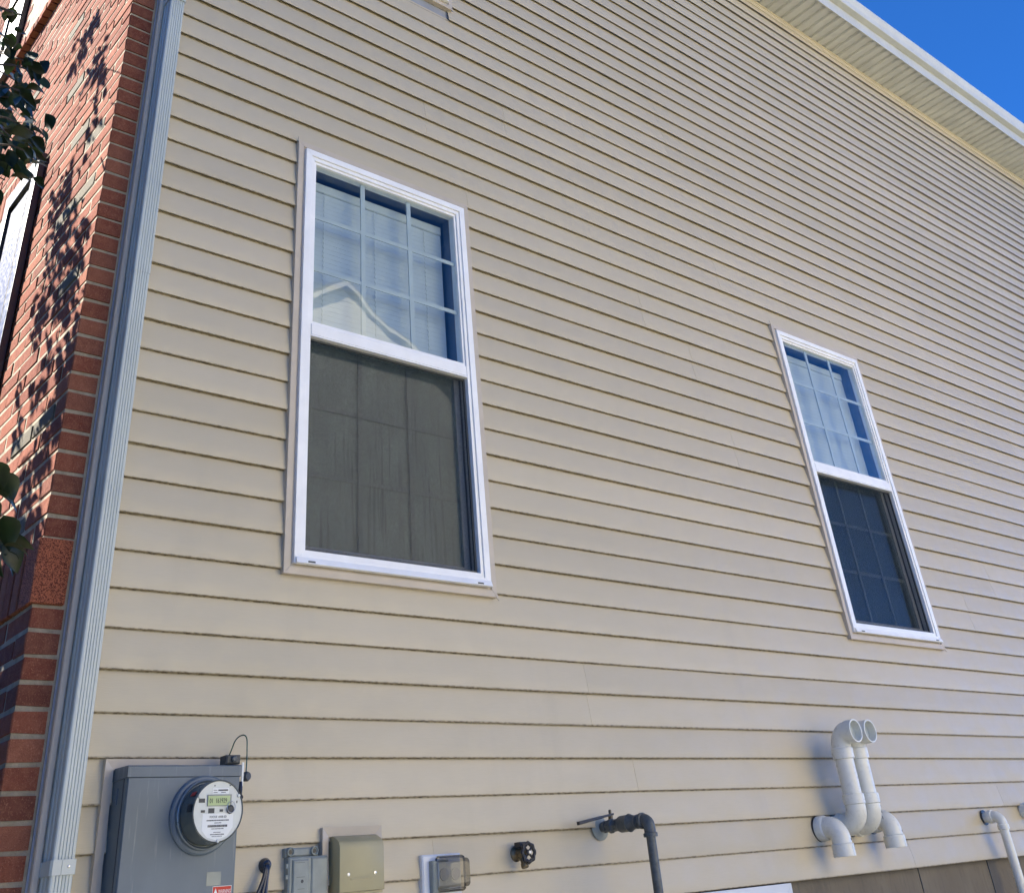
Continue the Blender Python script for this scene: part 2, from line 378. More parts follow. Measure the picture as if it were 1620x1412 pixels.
# sheathing with real openings
sh = MB(); xs = sorted({XF+.09, XE} | {a+.045 for a, b, c, d in WINS} | {b-.045 for a, b, c, d in WINS})
for a, b in zip(xs, xs[1:]):
    m = (a+b)/2; zs = [0.0]
    for wa, wb, wc, wd in sorted(WINS, key=lambda w: w[2]):
        if wa < m < wb: zs += [wc+.045, wd-.045]
    zs.append(TOPZ)
    for q in range(0, len(zs), 2): sh.box(a, b, .001, .10, zs[q], zs[q+1])
wall = obj('wall', sh, ROOM, house)
# shell: back, far end, rear
obj('rear_wall', MB().box(XF+.09, XE, 8.0, 8.1, GZ, TOPZ).box(XE, XE+.1, 0, 8.1, GZ, TOPZ), NEIGH, house)
obj('ceiling', MB().box(XF+.1, XE, .1, 8, TOPZ-.1, TOPZ), ROOM, house)
fnd = obj('foundation', MB().box(XF+.12, XE, .012, .25, GZ-.1, .012), CONC, house)
for i, x in enumerate([4.62, 5.20, 6.6, 8.0]):
    obj('form_seam', MB().box(x, x+.0016+.001*(i % 2), .008, .014, GZ, -.002), DGREY, fnd)
# siding boards
def wob(x, k, s): return noise.noise(Vector((x*.55, k*3.7, s)))*.0024 + noise.noise(Vector((x*1.9, k*5.1, s+7)))*.0011
seams = {0: [4.58], 1: [2.095, 2.319], 2: [5.48], 3: [2.977, 5.47], 5: [2.79], 6: [2.79], 9: [1.47]}
def board(x0, x1, k, z0, lock):
    fr = -.0172 if lock else -.0148
    n = max(1, int((x1-x0)/.22)); mb = MB(); pr = 0
    for i in range(n+1):
        x = x0+(x1-x0)*i/n; dy = wob(x, k, 1.0)*.9; dz = wob(x, k, 5.0)*.8; dzt = wob(x, k+1, 5.0)*.8
        prof = [(-.0018, D+.014+dzt), (fr+.0042+dy, D*.42+dz), (fr+dy, .0016+dz), (fr+.0004+dy, .0003+dz), (fr+.0010+dy, -.0002+dz),
                (fr+.0022+dy, .0006+dz), (fr+.0022+dy, .0018+dz), (fr+.0016+dy, .0024+dz), (fr+.0054+dy, D*.42+dz), (-.0004, D+.014+dzt)]
        pr = len(prof)
        for y, z in prof: mb.v.append((x, y, z0+z))
    for i in range(n):
        for q in range(pr): mb.f.append((i*pr+q, i*pr+(q+1) % pr, (i+1)*pr+(q+1) % pr, (i+1)*pr+q))
    mb.f += [tuple(range(pr)), tuple(range(n*pr, n*pr+pr))[::-1]]
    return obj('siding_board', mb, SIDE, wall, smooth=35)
for k in range(55):
    z0 = k*D; z1 = z0+D
    ints = [(XF+.115, XE)]
    for wa, wb, wc, wd in WINS:
        if z1 > wc+.03 and z0 < wd-.02:
            new = []
            for a, b in ints:
                if wa > a and wb < b: new += [(a, wa+.018), (wb-.018, b)]
                else: new.append((a, b))
            ints = new
    # utility trim blocks swallow the boards behind them only visually; boards run on underneath
    rs = random.Random(k//2*11+3); off = rs.uniform(0, 3.6); cuts = seams.get(k, [])[:]
    cuts += [c for c in [off+3.66*j for j in range(-1, 5)] if not (k < 10 and c < 5.6)]
    for a, b in ints:
        pts = [a]+sorted(c for c in cuts if a+.35 < c < b-.35)+[b]
        for i in range(len(pts)-1):
            o = board(pts[i]-(.012 if i else 0), pts[i+1], k, z0, k % 2 == 0)
            if i % 2: o.location.y -= .0007
obj('frieze_trim', MB().prism([(-.0035, 0), (-.017, 0), (-.019, .004), (-.019, .030), (-.0145, .034), (-.0145, .042), (-.022, .046), (-.022, .068), (-.0035, .068)], 'x', XF+.09, XE).__class__() if False else
    MB().prism([(-.016, TOPZ-.040), (-.020, TOPZ-.036), (-.020, TOPZ-.012), (-.0165, TOPZ-.008), (-.0165, TOPZ-.002), (-.024, TOPZ+.002), (-.024, TOPZ+.016), (.0005, TOPZ+.016), (.0005, TOPZ-.040)], 'x', XF+.09, XE), FRIEZE, house)
# soffit panels with ribs, fascia, gutter
SZ = TOPZ+.016
sof = obj('soffit', MB().box(XF-.3, XE+.3, -.314, .05, SZ+.022, SZ+.03), SOFF, house)
px = XF-.3; rib = None
prof = []
pw = .095
pan = None
while px < XE+.3:
    m = MB()
    p = [(0, 0), (.004, -.004), (.052, -.004), (.058, .0), (.063, .011), (.086, .011), (.091, .0), (pw-.0008, 0), (pw-.0008, .018), (0, .018)]
    m.prism([(px+a, SZ+b) for a, b in p], 'y', -.311, -.018)
    if pan is None: pan = obj('soffit_panel', m, SOFF, sof); p0 = pan.location.copy(); x_first = px
    else:
        o = bpy.data.objects.new('soffit_panel', pan.data); COL.objects.link(o); o.parent = sof; o.location = p0 + Vector((px-x_first, 0, 0))
    px += pw
fas = obj('fascia', MB().prism([(-.314, SZ-.012), (-.322, SZ-.012), (-.322, SZ+.17), (-.314, SZ+.17)], 'x', XF-.3, XE+.3), GUT, house)
obj('gutter', MB().prism([(-.323, 5.712), (-.372, 5.712), (-.376, 5.716), (-.378, 5.742), (-.385, 5.762), (-.400, 5.778), (-.410, 5.796), (-.411, 5.808), (-.404, 5.812), (-.402, 5.806), (-.398, 5.790), (-.376, 5.766), (-.370, 5.744), (-.368, 5.720), (-.323, 5.720)], 'x', XF-.32, XE+.32), GUT, house, smooth=30)
rf = MB()
for s in (1,):
    ys, zs_ = -.36, 5.80; yr, zr = 4.05, 5.80+4.41*.55
    for a, b, c, d in ((ys, zs_, yr, zr), (8.46, 5.80, yr, zr)):
        rf.add([(XF-.35, a, b), (XE+.35, a, b), (XE+.35, c, d), (XF-.35, c, d), (XF-.35, a, b+.03), (XE+.35, a, b+.03), (XE+.35, c, d+.03), (XF-.35, c, d+.03)],
               [(0, 3, 2, 1), (4, 5, 6, 7), (0, 1, 5, 4), (2, 3, 7, 6), (0, 4, 7, 3), (1, 2, 6, 5)])
obj('roof', rf, ROOF, house)
gb = MB(); gb.prism([(0.0, TOPZ+.02), (8.1, TOPZ+.02), (4.05, 7.95)], 'x', XF+.09, XF+.19); gb.prism([(0.0, TOPZ+.02), (8.1, TOPZ+.02), (4.05, 7.95)], 'x', XE-.1, XE)
obj('gable_wall', gb, NEIGH, house)
obj('rake_soffit', MB().add([(XF-.34, -.33, 5.77), (XF+.09, -.33, 5.77), (XF+.09, 4.05, 8.17), (XF-.34, 4.05, 8.17)], [(0, 1, 2, 3)]), GUT, house)

# ---------------- windows of the side wall
def frame4(mb, x0, x1, z0, z1, wl, wr, wb, wt, y0, y1, slope=0.0):
    # four mitred members; y0 front, y1 back; slope pushes the inner front edge back
    o = [(x0, z0), (x1, z0), (x1, z1), (x0, z1)]; i = [(x0+wl, z0+wb), (x1-wr, z0+wb), (x1-wr, z1-wt), (x0+wl, z1-wt)]
    for k in range(4):
        a, b, c, d = o[k], o[(k+1) % 4], i[(k+1) % 4], i[k]
        vs = [(a[0], y0, a[1]), (b[0], y0, b[1]), (c[0], y0+slope, c[1]), (d[0], y0+slope, d[1]), (a[0], y1, a[1]), (b[0], y1, b[1]), (c[0], y1, c[1]), (d[0], y1, d[1])]
        mb.add(vs, [(0, 1, 2, 3), (4, 7, 6, 5), (0, 4, 5, 1), (2, 6, 7, 3), (1, 5, 6, 2), (0, 3, 7, 4)])
    return mb
def shrink(x, z): return x, z
def window(wa, wb, wc, wd, fog, screen=True):
    w = obj('window', frame4(MB(), wa+.030, wb-.028, wc+.032, wd-.030,   .026, .026, .028, .026, -.034, .022), WHITE, house, bevel=.0012)
    # casing (J-trim) four mitred strips with tiny overshooting tips
    t = frame4(MB(), wa, wb, wc, wd, .022, .022, .024, .022, -.026, .0, 0)
    obj('casing', t, TRIM, w, bevel=.0012)
    t2 = frame4(MB(), wa+.0225, wb-.0225, wc+.0245, wd-.0225, .008, .008, .008, .008, -.020, .0); obj('casing_lip', t2, TRIM, w)
    # corner tips of the casing
    tp = MB(); tp.add([(wa-.003, -.027, wd+.016), (wa+.012, -.027, wd-.004), (wa-.001, -.027, wd-.012), (wa-.003, -.024, wd+.016), (wa+.012, -.024, wd-.004), (wa-.001, -.024, wd-.012)], [(0, 2, 1), (3, 4, 5), (0, 1, 4, 3), (1, 2, 5, 4), (2, 0, 3, 5)])
    tp.add([(wb+.006, -.027, wc-.010), (wb-.010, -.027, wc+.006), (wb+.001, -.027, wc+.012), (wb+.006, -.024, wc-.010), (wb-.010, -.024, wc+.006), (wb+.001, -.024, wc+.012)], [(0, 1, 2), (3, 5, 4), (0, 3, 4, 1), (1, 4, 5, 2), (2, 5, 3, 0)])
    obj('casing_tip', tp, TRIM, w)
    x0, x1, z0, z1 = wa+.0565, wb-.0545, wc+.061, wd-.057
    obj('frame_step', frame4(MB(), x0, x1, z0, z1, .014, .014, .014, .016, -.0285, .018), WHITE, w, bevel=.001)
    a, b, c, d = x0+.0145, x1-.0145, z0+.0145, z1-.0165
    mid = wc+.838
    # upper sash, fixed, nearer the outside
    us = frame4(MB(), a+.0005, b-.0005, mid+.022, d-.0005, .009, .009, .012, .010, -.022, .014); obj('upper_sash', us, WHITE, w)
    rl = MB().bbox(a+.0007, b-.0007, -.030, .020, mid-.022, mid+.0215, .003); obj('meeting_rail', rl, WHITE, w)
    obj('rail_lip', MB().box(a+.0007, b-.0007, -.031, -.004, mid-.0275, mid-.0225), WHITE, w)
    ga, gb_, gc_, gd = a+.0105, b-.0105, mid+.0345, d-.0130
    obj('pane', MB().box(ga-.004, gb_+.004, -.0140, -.0105, gc_-.004, gd+.004), GLASS, w)
    mt = MB()
    for i in (1, 2):
        x = ga+(gb_-ga)*i/3; obj('grille_bar', MB().box(x-.0095, x+.0095, -.006, .000, gc_, gd), MUNT, w)
        z = gc_+(gd-gc_)*i/3
        for j in range(3):
            xa = ga+(gb_-ga)*j/3+(.0097 if j else 0); xb = ga+(gb_-ga)*(j+1)/3-(.0097 if j < 2 else 0)
            mt.box(xa, xb, -.005, -.001, z-.008, z+.008)
    obj('grille', mt, MUNT, w)
    # lower sash set back, with its grille and fogged pane
    ls = frame4(MB(), a+.0005, b-.0005, c+.0005, mid+.010, .024, .024, .030, .024, .026, .052); obj('lower_sash', ls, WHITE, w)
    la, lb, lc, ld = a+.025, b-.025, c+.031, mid-.016
    obj('pane', MB().box(la-.004, lb+.004, .0375, .040, lc-.004, ld+.004), fog, w)
    obj('outer_pane', MB().box(la-.004, lb+.004, .0262, .0275, lc-.004, ld+.004), GLASSO, w)
    for i in (1, 2):
        x = la+(lb-la)*i/3; obj('grille_bar', MB().box(x-.0085, x+.0085, .0285, .0325, lc, ld), GRL, w)
        z = lc+(ld-lc)*i/3; obj('grille_bar', MB().box(la, lb, .0330, .0355, z-.008, z+.008), GRL, w)
    if screen:
        sf = frame4(MB(), a+.001, b-.001, c+.001, mid-.028, .007, .007, .009, .007, -.012, -.004)
        obj('screen_frame', sf, DGREY, w)
        obj('insect_screen', MB().box(a+.007, b-.007, -.0085, -.0080, c+.009, mid-.034), SCREEN, w)
    # sill with drip holes
    obj('sill', MB().prism([(-.046, wc+.030), (-.030, wc+.0285), (-.030, wc+.052), (-.040, wc+.0475)], 'x', wa+.034, wb-.032), WHITE, w, bevel=.0008)
    for x in (wa+.085, wb-.085): obj('weep_hole', MB().box(x-.012, x+.012, -.0465, -.0440, wc+.0335, wc+.038), DGREY, w)
    # dark room behind
    rm = MB(); X0, X1, Z0, Z1, Y0, Y1 = wa-.3, wb+.3, wc-.3, wd+.2, .101, 1.6
    rm.add([(X0, Y0, Z0), (X1, Y0, Z0), (X1, Y1, Z0), (X0, Y1, Z0), (X0, Y0, Z1), (X1, Y0, Z1), (X1, Y1, Z1), (X0, Y1, Z1)], [(0, 1, 2, 3), (4, 7, 6, 5), (2, 6, 7, 3), (0, 3, 7, 4), (1, 5, 6, 2)])
    obj('room', rm, ROOM, w)
    return a, b, c, d, mid
wins = []
for i, (w_, fog) in enumerate(zip(WINS, (FOG1, FOG2, FOG2))): wins.append(window(*w_, fog))
# blinds hanging inside
blab = ['closed pale venetian blind behind the left ground floor window', 'closed venetian blind behind the right ground floor window, looking blue in the glass', 'closed blind behind the upper window cut off by the top of the photo']
for (a, b, c, d, mid), lb in zip(wins, blab):
    bl = thing('venetian_blind', ((a+b)/2, .075, d), lb, 'blind', 'blinds inside the windows')
    obj('headrail', MB().bbox(a+.010, b-.015, .062, .095, d-.064, d-.022, .004), BLIND, bl)
    st = MB(); z = d-.078; n = 0
    while z > c+.02:
        xa, xb = a+.012, b-.017
        prof = [(.0674, z-.0118), (.0677, z-.004), (.0681, z+.006), (.0684, z+.0125), (.0688, z+.0125), (.0685, z+.006), (.0681, z-.004), (.0678, z-.0118)]
        st.prism(prof, 'x', xa, xb); z -= .0205; n += 1
    s = obj('slats', st, BLIND, bl); s['kind'] = 'stuff'
    for fx in (.14, .48, .84):
        x = a+(b-a)*fx; pts = []; zz = d-.06; q = 0
        while zz > c+.03: pts.append((x+(.0016 if q % 2 else -.0016), .0615-(.001 if q % 2 else 0), zz)); zz -= .0105; q += 1
        obj('ladder_cord', MB().tube(pts, .0011, 5), MUNT, bl)
# ---------------- brick front and corner
PC = .060; BH = .0488; SB0, SB1 = .757, .922
front = obj('brick_wall', MB().box(XF+.0026, XF+.089, .0035, 8.1, GZ, TOPZ), MORTAR, house)
# side mortar/caulk joint between brick and J-channel
obj('mortar_joint', MB().prism([(XF+.076, .0035), (XF+.098, .0045), (XF+.098, .02), (XF+.076, .02)], 'z', GZ, TOPZ), CAULK, front)
jt = MB(); random.seed(12)
courses = []
z = SB1+.008
while z < TOPZ-.06: courses.append(z); z += PC
z = SB0-.009-BH
while z > GZ: courses.append(z); z -= PC
def in_open(y, z): 
    return (1.165 < y < 2.10 and 1.02 < z < 2.66) or (1.02 < y < 1.78 and 3.96 < z < 5.4)
rng = random.Random(77); allb = []
for z in courses:
    n = int(round((z-SB1)/PC)) if z > SB1 else int(round((SB0-z)/PC))
    y = .0; L = .172
    first = L if n % 2 else L*.5-.004
    ya, yb = 0.0, first; k = 0
    while ya < 8.0:
        mid_y = (ya+yb)/2
        if not in_open(mid_y, z+.025) and not (1.12 < mid_y < 2.14 and 2.655 < z < 2.83) and not (.98 < mid_y < 1.82 and 3.86 < z < 3.965):
            allb.append((ya, yb, z, k == 0, n))
        ya = yb+.009; yb = ya+L; k += 1
def brick_mb(ya, yb, za, zb, xf=XF, depth=.0815, jit=0):
    m = MB(); b = .0028; r = random.Random(int(ya*997+za*7919))
    def j(): return r.uniform(-.0020, .0020)
    x0 = xf+r.uniform(-.0015, .0015); y0 = ya+(r.uniform(-.001, .001) if ya else r.uniform(-.0022, .0010))
    vs = [(x0+depth, y0, za), (x0+depth, yb, za), (x0+depth, yb, zb), (x0+depth, y0, zb),
          (x0+b, y0, za+j()), (x0+b, yb+j(), za+j()), (x0+b, yb+j(), zb+j()), (x0+b, y0, zb+j()),
          (x0, y0+b, za+b+j()), (x0+j()*.6, yb-b, za+b+j()), (x0, yb-b, zb-b+j()), (x0+j()*.6, y0+b, zb-b+j())]
    fs = [(0, 1, 2, 3), (11, 10, 9, 8)]
    for q in (0, 4):
        for k in range(4): fs.append((q+k, q+4+k, q+4+(k+1) % 4, q+(k+1) % 4))
    return m.add(vs, fs)
def vis(ya, yb, za, zb):
    p = project((XF, (ya+yb)/2, (za+zb)/2))
    if not p: return 0
    a = project((XF, ya, za)); c = project((XF, yb, zb))
    if ya == 0: e = project((XF+.083, 0, za)); ok = e[0] > 0
    else: ok = a[0] > 0
    if not ok or not (-40 < p[1] < 1450): return 0
    return (abs(a[0]-c[0])+10)*(1/p[2]) + (60 if ya == 0 else 0)
allb.sort(key=lambda t: -vis(t[0], t[1], t[2], t[2]+BH))
rest = MB(); cnt = 0
greys = [(.10, 2.17), (.31, 2.19), (.14, 2.43), (.28, 1.33), (.10, 1.30), (.05, 1.22), (.42, 2.55), (.75, 3.38), (.2, 1.83), (1.1, 3.3), (.52, 2.86), (.30, 1.02)]
for ya, yb, z, corner, n in allb:
    m = brick_mb(ya, yb, z, z+BH)
    v = vis(ya, yb, z, z+BH)
    gr = (not corner) and any(ya < gy < yb and z < gz < z+PC for gy, gz in greys)
    if cnt < 284 and v > 0:
        obj('brick', m, GBRICK if gr else BRICK, front); cnt += 1
    else: rest.add(m.v, m.f)
# soldier course band (stands proud)
ys = 0.0; first = True; k = 0
while ys < 8.0:
    w = .083 if first else .0505
    m = MB().bbox(0, 1, 0, 1, 0, 1, 0) if False else MB()
    x0 = XF-.011+rng.uniform(-.002, .002)
    y0 = -.011 if first else ys
    m.box(x0, x0+.088, y0, ys+w-(0 if first else 0), SB0, SB1)
    if ys < .6: obj('soldier_brick', m, SBRICK if first else BRICK, front, bevel=.003)
    else: rest.add(m.v, m.f)
    ys += w+.009; first = False
r = obj('brick_field', rest, BRICK, front); r['kind'] = 'stuff'
# front windows: soldier lintel, recess, shutters
def front_window(y0, y1, z0, z1, lint=True, sill=True):
    w = obj('front_window', frame4(MB(), 0, y1-y0, z0, z1, .05, .05, .05, .05, 0, .04), WHITE, house)
    me = w.data   # built in x,z: turn it so that it faces the front
    for v in me.vertices: v.co = Vector((v.co.y, v.co.x, v.co.z))
    w.location = Vector((XF+.075, (y0+y1)/2, (z0+z1)/2)) - wpos(house); WPOS[w.name] = Vector((XF+.075, (y0+y1)/2, (z0+z1)/2))
    me.flip_normals()
    obj('pane', MB().box(XF+.085, XF+.088, y0+.05, y1-.05, z0+.05, z1-.05), GLASS, w)
    if lint:
        y = y0-.03
        while y < y1+.03: 
            obj('lintel_brick', MB().box(XF-.0005, XF+.08, y, y+.0505, z1+.004, z1+.165), BRICK, front, bevel=.002); y += .0595
    if sill:
        y = y0-.03
        while y < y1+.03:
            x0 = XF-.032-rng.uniform(0, .004)
            obj('sill_brick', MB().add([(x0, y, z0-.10), (x0, y+.0505, z0-.10), (x0, y+.0505, z0-.05), (x0, y, z0-.05), (XF+.075, y, z0-.10), (XF+.075, y+.0505, z0-.10), (XF+.075, y+.0505, z0-.012), (XF+.075, y, z0-.012)],
                [(0, 1, 2, 3), (4, 7, 6, 5), (0, 4, 5, 1), (1, 5, 6, 2), (2, 6, 7, 3), (0, 3, 7, 4)]), BRICK, front, bevel=.002); y += .0595
front_window(1.165, 2.10, 1.02, 2.66); front_window(1.02, 1.78, 3.965, 5.4)
# the mortar backing must not close the openings: far reveals in brick
for (y1, z0, z1) in ((2.10, 1.02, 2.66), (1.78, 3.965, 5.4)):
    z = z0
    while z < z1-.04: obj('reveal_brick', MB().box(XF+.001, XF+.072, y1-.004, y1+.02, z, z+BH), BRICK, front, bevel=.0015); z += PC
def shutter(y0, y1, z0, z1, label):
    t = thing('window_shutter', (XF-.003, (y0+y1)/2, z0), label, 'shutter', 'shutters beside the front windows')
    X0, X1 = XF-.030, XF-.003
    s = MB(); sw = .062
    s.box(X0, X1, y0, y0+sw, z0, z1); s.box(X0, X1, y1-sw, y1, z0, z1); obj('stile', MB().box(X0, X1, y0, y0+sw, z0, z1), SHUT, t, bevel=.002); obj('stile', MB().box(X0, X1, y1-sw, y1, z0, z1), SHUT, t, bevel=.002)
    for a, b in ((z1-.085, z1), (z0, z0+.09), ((z0+z1)/2-.03, (z0+z1)/2+.03)): obj('rail', MB().box(X0+.0005, X1, y0+sw+.0003, y1-sw-.0003, a, b), SHUT, t, bevel=.002)
    for a, b in ((z0+.09, (z0+z1)/2-.03), ((z0+z1)/2+.03, z1-.085)):
        obj('raised_panel', MB().box(X1-.010, X1-.001, y0+sw+.0006, y1-sw-.0006, a+.0004, b-.0004), SHUT, t)
        m = MB(); c = (y0+sw+.028, y1-sw-.028, a+.03, b-.03); i = .014
        m.add([(X1-.0102, c[0], c[2]), (X1-.0102, c[1], c[2]), (X1-.0102, c[1], c[3]), (X1-.0102, c[0], c[3]), (X1-.020, c[0]+i, c[2]+i), (X1-.020, c[1]-i, c[2]+i), (X1-.020, c[1]-i, c[3]-i), (X1-.020, c[0]+i, c[3]-i)],
              [(4, 5, 6, 7), (0, 1, 5, 4), (1, 2, 6, 5), (2, 3, 7, 6), (3, 0, 4, 7)]); obj('raised_panel', m, SHUT, t)
SHUT = simple('glossy_black_shutter', (.012, .013, .016), .36, .6, var=.1, scale=20).m
shutter(.744, 1.146, 1.03, 2.672, 'glossy panelled shutter glaring white in the sun at the left edge of the photo')
shutter(1.82, 2.22, 3.95, 5.4, 'upper shutter glaring in the sun behind leaves, top left corner of the photo')
# ---------------- J-channel and downspout
obj('corner_channel', MB().prism([(XF+.094, .0), (XF+.094, -.016), (XF+.0965, -.019), (XF+.108, -.019), (XF+.1115, -.016), (XF+.1115, -.010), (XF+.118, -.010), (XF+.118, .0)], 'z', -.01, TOPZ), TRIM, house, smooth=30)
ds = thing('downspout', (.995, -.04, GZ), 'pale grey ribbed metal downspout between the brick corner and the tan siding', 'downspout')
X0, X1, Y0, Y1 = .9695, 1.0225, -.080, -.006
def ds_prof(e=0):
    p = []
    n = 5; fw = X1-X0-2*e; c = .006
    p.append((X0+e+c, Y0+e)); 
    for i in range(n):
        x = X0+e+.0115+(fw-.021)*i/(n-1)
        p += [(x-.0016, Y0+e), (x-.0004, Y0+e+.0022), (x+.0004, Y0+e+.0022), (x+.0016, Y0+e)]
    p += [(X1-e-c*.5, Y0+e), (X1-e, Y0+e+c*.5)]
    for yy in (Y0+.022, Y0+.045): p += [(X1-e, yy), (X1-e-.0025, yy+.003), (X1-e-.0025, yy+.008), (X1-e, yy+.011)]
    p += [(X1-e, Y1-c), (X1-e-c, Y1), (X0+e+c, Y1), (X0+e, Y1-c)]
    for yy in (Y0+.045, Y0+.022): p += [(X0+e, yy+.011), (X0+e+.0025, yy+.008), (X0+e+.0025, yy+.003), (X0+e, yy)]
    p += [(X0+e, Y0+e+c*.8), (X0+e+c*.4, Y0+e+.001)]
    return p
obj('pipe_section', MB().prism(ds_prof(.0), 'z', 1.742, 5.50, cap=False), DOWN, ds)
obj('pipe_section', MB().prism(ds_prof(.0012), 'z', GZ+.1, 1.742, cap=False), DOWN, ds)
for z in (.162, 2.93):
    s = obj('strap', MB().prism([(X0-.012, -.0165), (X0-.0012, -.0165), (X0-.0012, Y0+.004), (X0+.003, Y0-.0012), (X1-.003, Y0-.0012), (X1+.0012, Y0+.003), (X1+.0012, -.0165), (X1+.012, -.0165), (X1+.012, -.018), (X1+.0025, -.018), (X1+.0025, Y0+.002), (X1-.002, Y0-.0026), (X0+.002, Y0-.0026), (X0-.0025, Y0+.003), (X0-.0025, -.018), (X0-.012, -.018)], 'z', z, z+.030), DOWN, ds)
    obj('strap_end', MB().box(X0+.022, X1-.001, Y0-.0042, Y0-.0028, z+.0005, z+.0295), DOWN, s)
    obj('screw', MB().lathe((X0+.037, Y0-.0042, z+.016), (0, -1, 0), [(0, .0035), (.0015, .003), (.002, .001)], 12), STEEL, s)
# elbow up to the gutter
obj('elbow', MB().tube([(.996, -.043, 5.49), (.996, -.05, 5.53), (.996, -.10, 5.57), (.996, -.26, 5.63), (.996, -.335, 5.67), (.996, -.350, 5.715)], .036, 12), DOWN, ds)

# ------------------------------------------------------------------ electric meter
def trim_block(parent, x0, x1, z0, z1, w=.022, dep=-.030):
    obj('trim_surround', frame4(MB(), x0, x1, z0, z1, w, w, w, w, dep, -.004, 0.006), TRIM, parent)
em = thing('electric_meter', (1.2625, 0, -.25), 'grey steel electric meter box with round glass digital meter and red WARNING label', 'electric meter')
trim_block(em, 1.086, 1.445, -.30, .402, .024, -.026)
obj('enclosure', MB().bbox(1.115, 1.410, -.098, -.002, -.27, .352, .0015), BOX, em)
obj('lid', MB().prism([(-.004, .3525), (-.104, .3525), (-.104, .375), (-.100, .378), (-.004, .381)], 'x', 1.1125, 1.4125), BOX, em)
cov = obj('cover', MB().bbox(1.1165, 1.4085, -.1025, -.0982, -.26, .3515, .001), BOX, em)
obj('latch_tab', MB().box(1.1125, 1.1150, -.050, -.030, .30, .335), BOX, em)
obj('side_seam', MB().box(1.1135, 1.1150, -.082, -.080, -.26, .352), DGREY, em)
MC = Vector((1.312, -.103, .268))
obj('socket_ring', MB().lathe(MC, (0, -1, 0), [(0, .099), (.006, .0985), (.010, .094), (.0105, .088), (.016, .087), (.017, .080), (.008, .078)], 56), BOX, em, smooth=35)
obj('lock_band', MB().lathe(MC+Vector((0, -.011, 0)), (0, -1, 0), [(0, .0845), (.001, .0868), (.011, .0868), (.012, .084), (.006, .079)], 56), METALBAND, em, smooth=35)
body = obj('meter_body', MB().lathe(MC+Vector((0, -.018, 0)), (0, -1, 0), [(0, .0775), (.010, .0775), (.012, .0762), (.058, .0748), (.060, .0765), (.066, .0765), (.068, .0740), (.068, .0735), (.064, .0735), (.064, .01)], 56), METBODY, em, smooth=35)
fy = MC.y-.018-.0645
obj('dial_face', MB().lathe((MC.x, fy, MC.z), (0, -1, 0), [(0, .0732), (.0008, .0730)], 56), FACE, em)
FX, FZ = MC.x, MC.z
y1 = fy-.0012
obj('nameplate', MB().add([(FX-.045, y1, FZ-.006), (FX+.047, y1, FZ-.006), (FX+.047, y1, FZ-.040), (FX+.030, y1, FZ-.061), (FX, y1, FZ-.070), (FX-.028, y1, FZ-.063), (FX-.045, y1, FZ-.046),
     (FX-.045, y1+.0006, FZ-.006), (FX+.047, y1+.0006, FZ-.006), (FX+.047, y1+.0006, FZ-.040), (FX+.030, y1+.0006, FZ-.061), (FX, y1+.0006, FZ-.070), (FX-.028, y1+.0006, FZ-.063), (FX-.045, y1+.0006, FZ-.046)],
    [tuple(range(7)), tuple(range(13, 6, -1))]+[(i, (i+1) % 7, 7+(i+1) % 7, 7+i) for i in range(7)]), LABELW, em)
obj('sticker', MB().box(FX-.020, FX+.030, y1, y1+.0006, FZ+.041, FZ+.056), LABELW, em)
obj('sticker_print', MB().box(FX-.003, FX+.027, y1-.0003, y1, FZ+.049, FZ+.0525).box(FX-.017, FX-.006, y1-.0003, y1, FZ+.050, FZ+.0515).box(FX-.017, FX-.005, y1-.0003, y1, FZ+.0445, FZ+.046).box(FX+.006, FX+.020, y1-.0003, y1, FZ+.0445, FZ+.046), DGREY, em)
obj('display_bezel', MB().box(FX-.034, FX+.038, fy-.0035, fy-.0008, FZ+.012, FZ+.040), METALBAND, em)
obj('display', MB().box(FX-.033, FX+.033, fy-.0042, fy-.0036, FZ+.0135, FZ+.0365), LCD, em)
text('display_digits', '01  161929', .017, FX-.029, fy-.0045, FZ+.019, INK, em, w=.052)
obj('optical_port', MB().lathe((FX+.036, fy-.0008, FZ+.003), (0, -1, 0), [(0, .011), (.004, .0105), (.006, .008), (.005, .0065)], 24), DGREY, em)
obj('port_ring', MB().tube([(FX+.036+.012*math.sin(a)*(1 if a < 10 else 1), fy-.0075, FZ+.008-.012*math.cos(a)*1.15) for a in [i*math.pi/10 for i in range(21)]], .0009, 6), STEEL, em)
for dx, dz, w, h in ((-.045, .000, .012, .006), (-.020, .001, .018, .012), (.010, .001, .010, .006), (-.014, .062, .004, .0025), (.033, .062, .004, .0025), (.056, .021, .003, .006), (-.050, .026, .018, .010)):
    obj('face_mark', MB().box(FX+dx-w/2, FX+dx+w/2, fy-.0016, fy-.0009, FZ+dz-h/2, FZ+dz+h/2), DGREY, em)
for dx, dz in ((-.058, .036), (.060, .036), (.004, -.072)):
    obj('rim_button', MB().lathe((FX+dx, fy-.001, FZ+dz), (0, -1, 0), [(0, .0045), (.003, .004), (.0035, .001)], 14), FACE, em)
text('plate_text', 'FOCUS  AXR-SD', .0075, FX-.024, y1-.0003, FZ-.0165, INK, em, w=.050)
for r_, (zz, wd_, hh) in enumerate(((-.0225, .066, .0028), (-.0285, .020, .0018), (-.036, .058, .0055), (-.0425, .036, .0018), (-.0510, .022, .0016), (-.0560, .040, .0022), (-.0605, .030, .0014))):
    m = MB(); x = FX-wd_/2+.001; rr = random.Random(r_)
    while x < FX+wd_/2:
        w = rr.uniform(.0012, .0032); m.box(x, x+w, y1-.0003, y1, FZ+zz-hh/2, FZ+zz+hh/2); x += w+rr.uniform(.0005, .0012)
    obj('fine_print', m, INK, em)
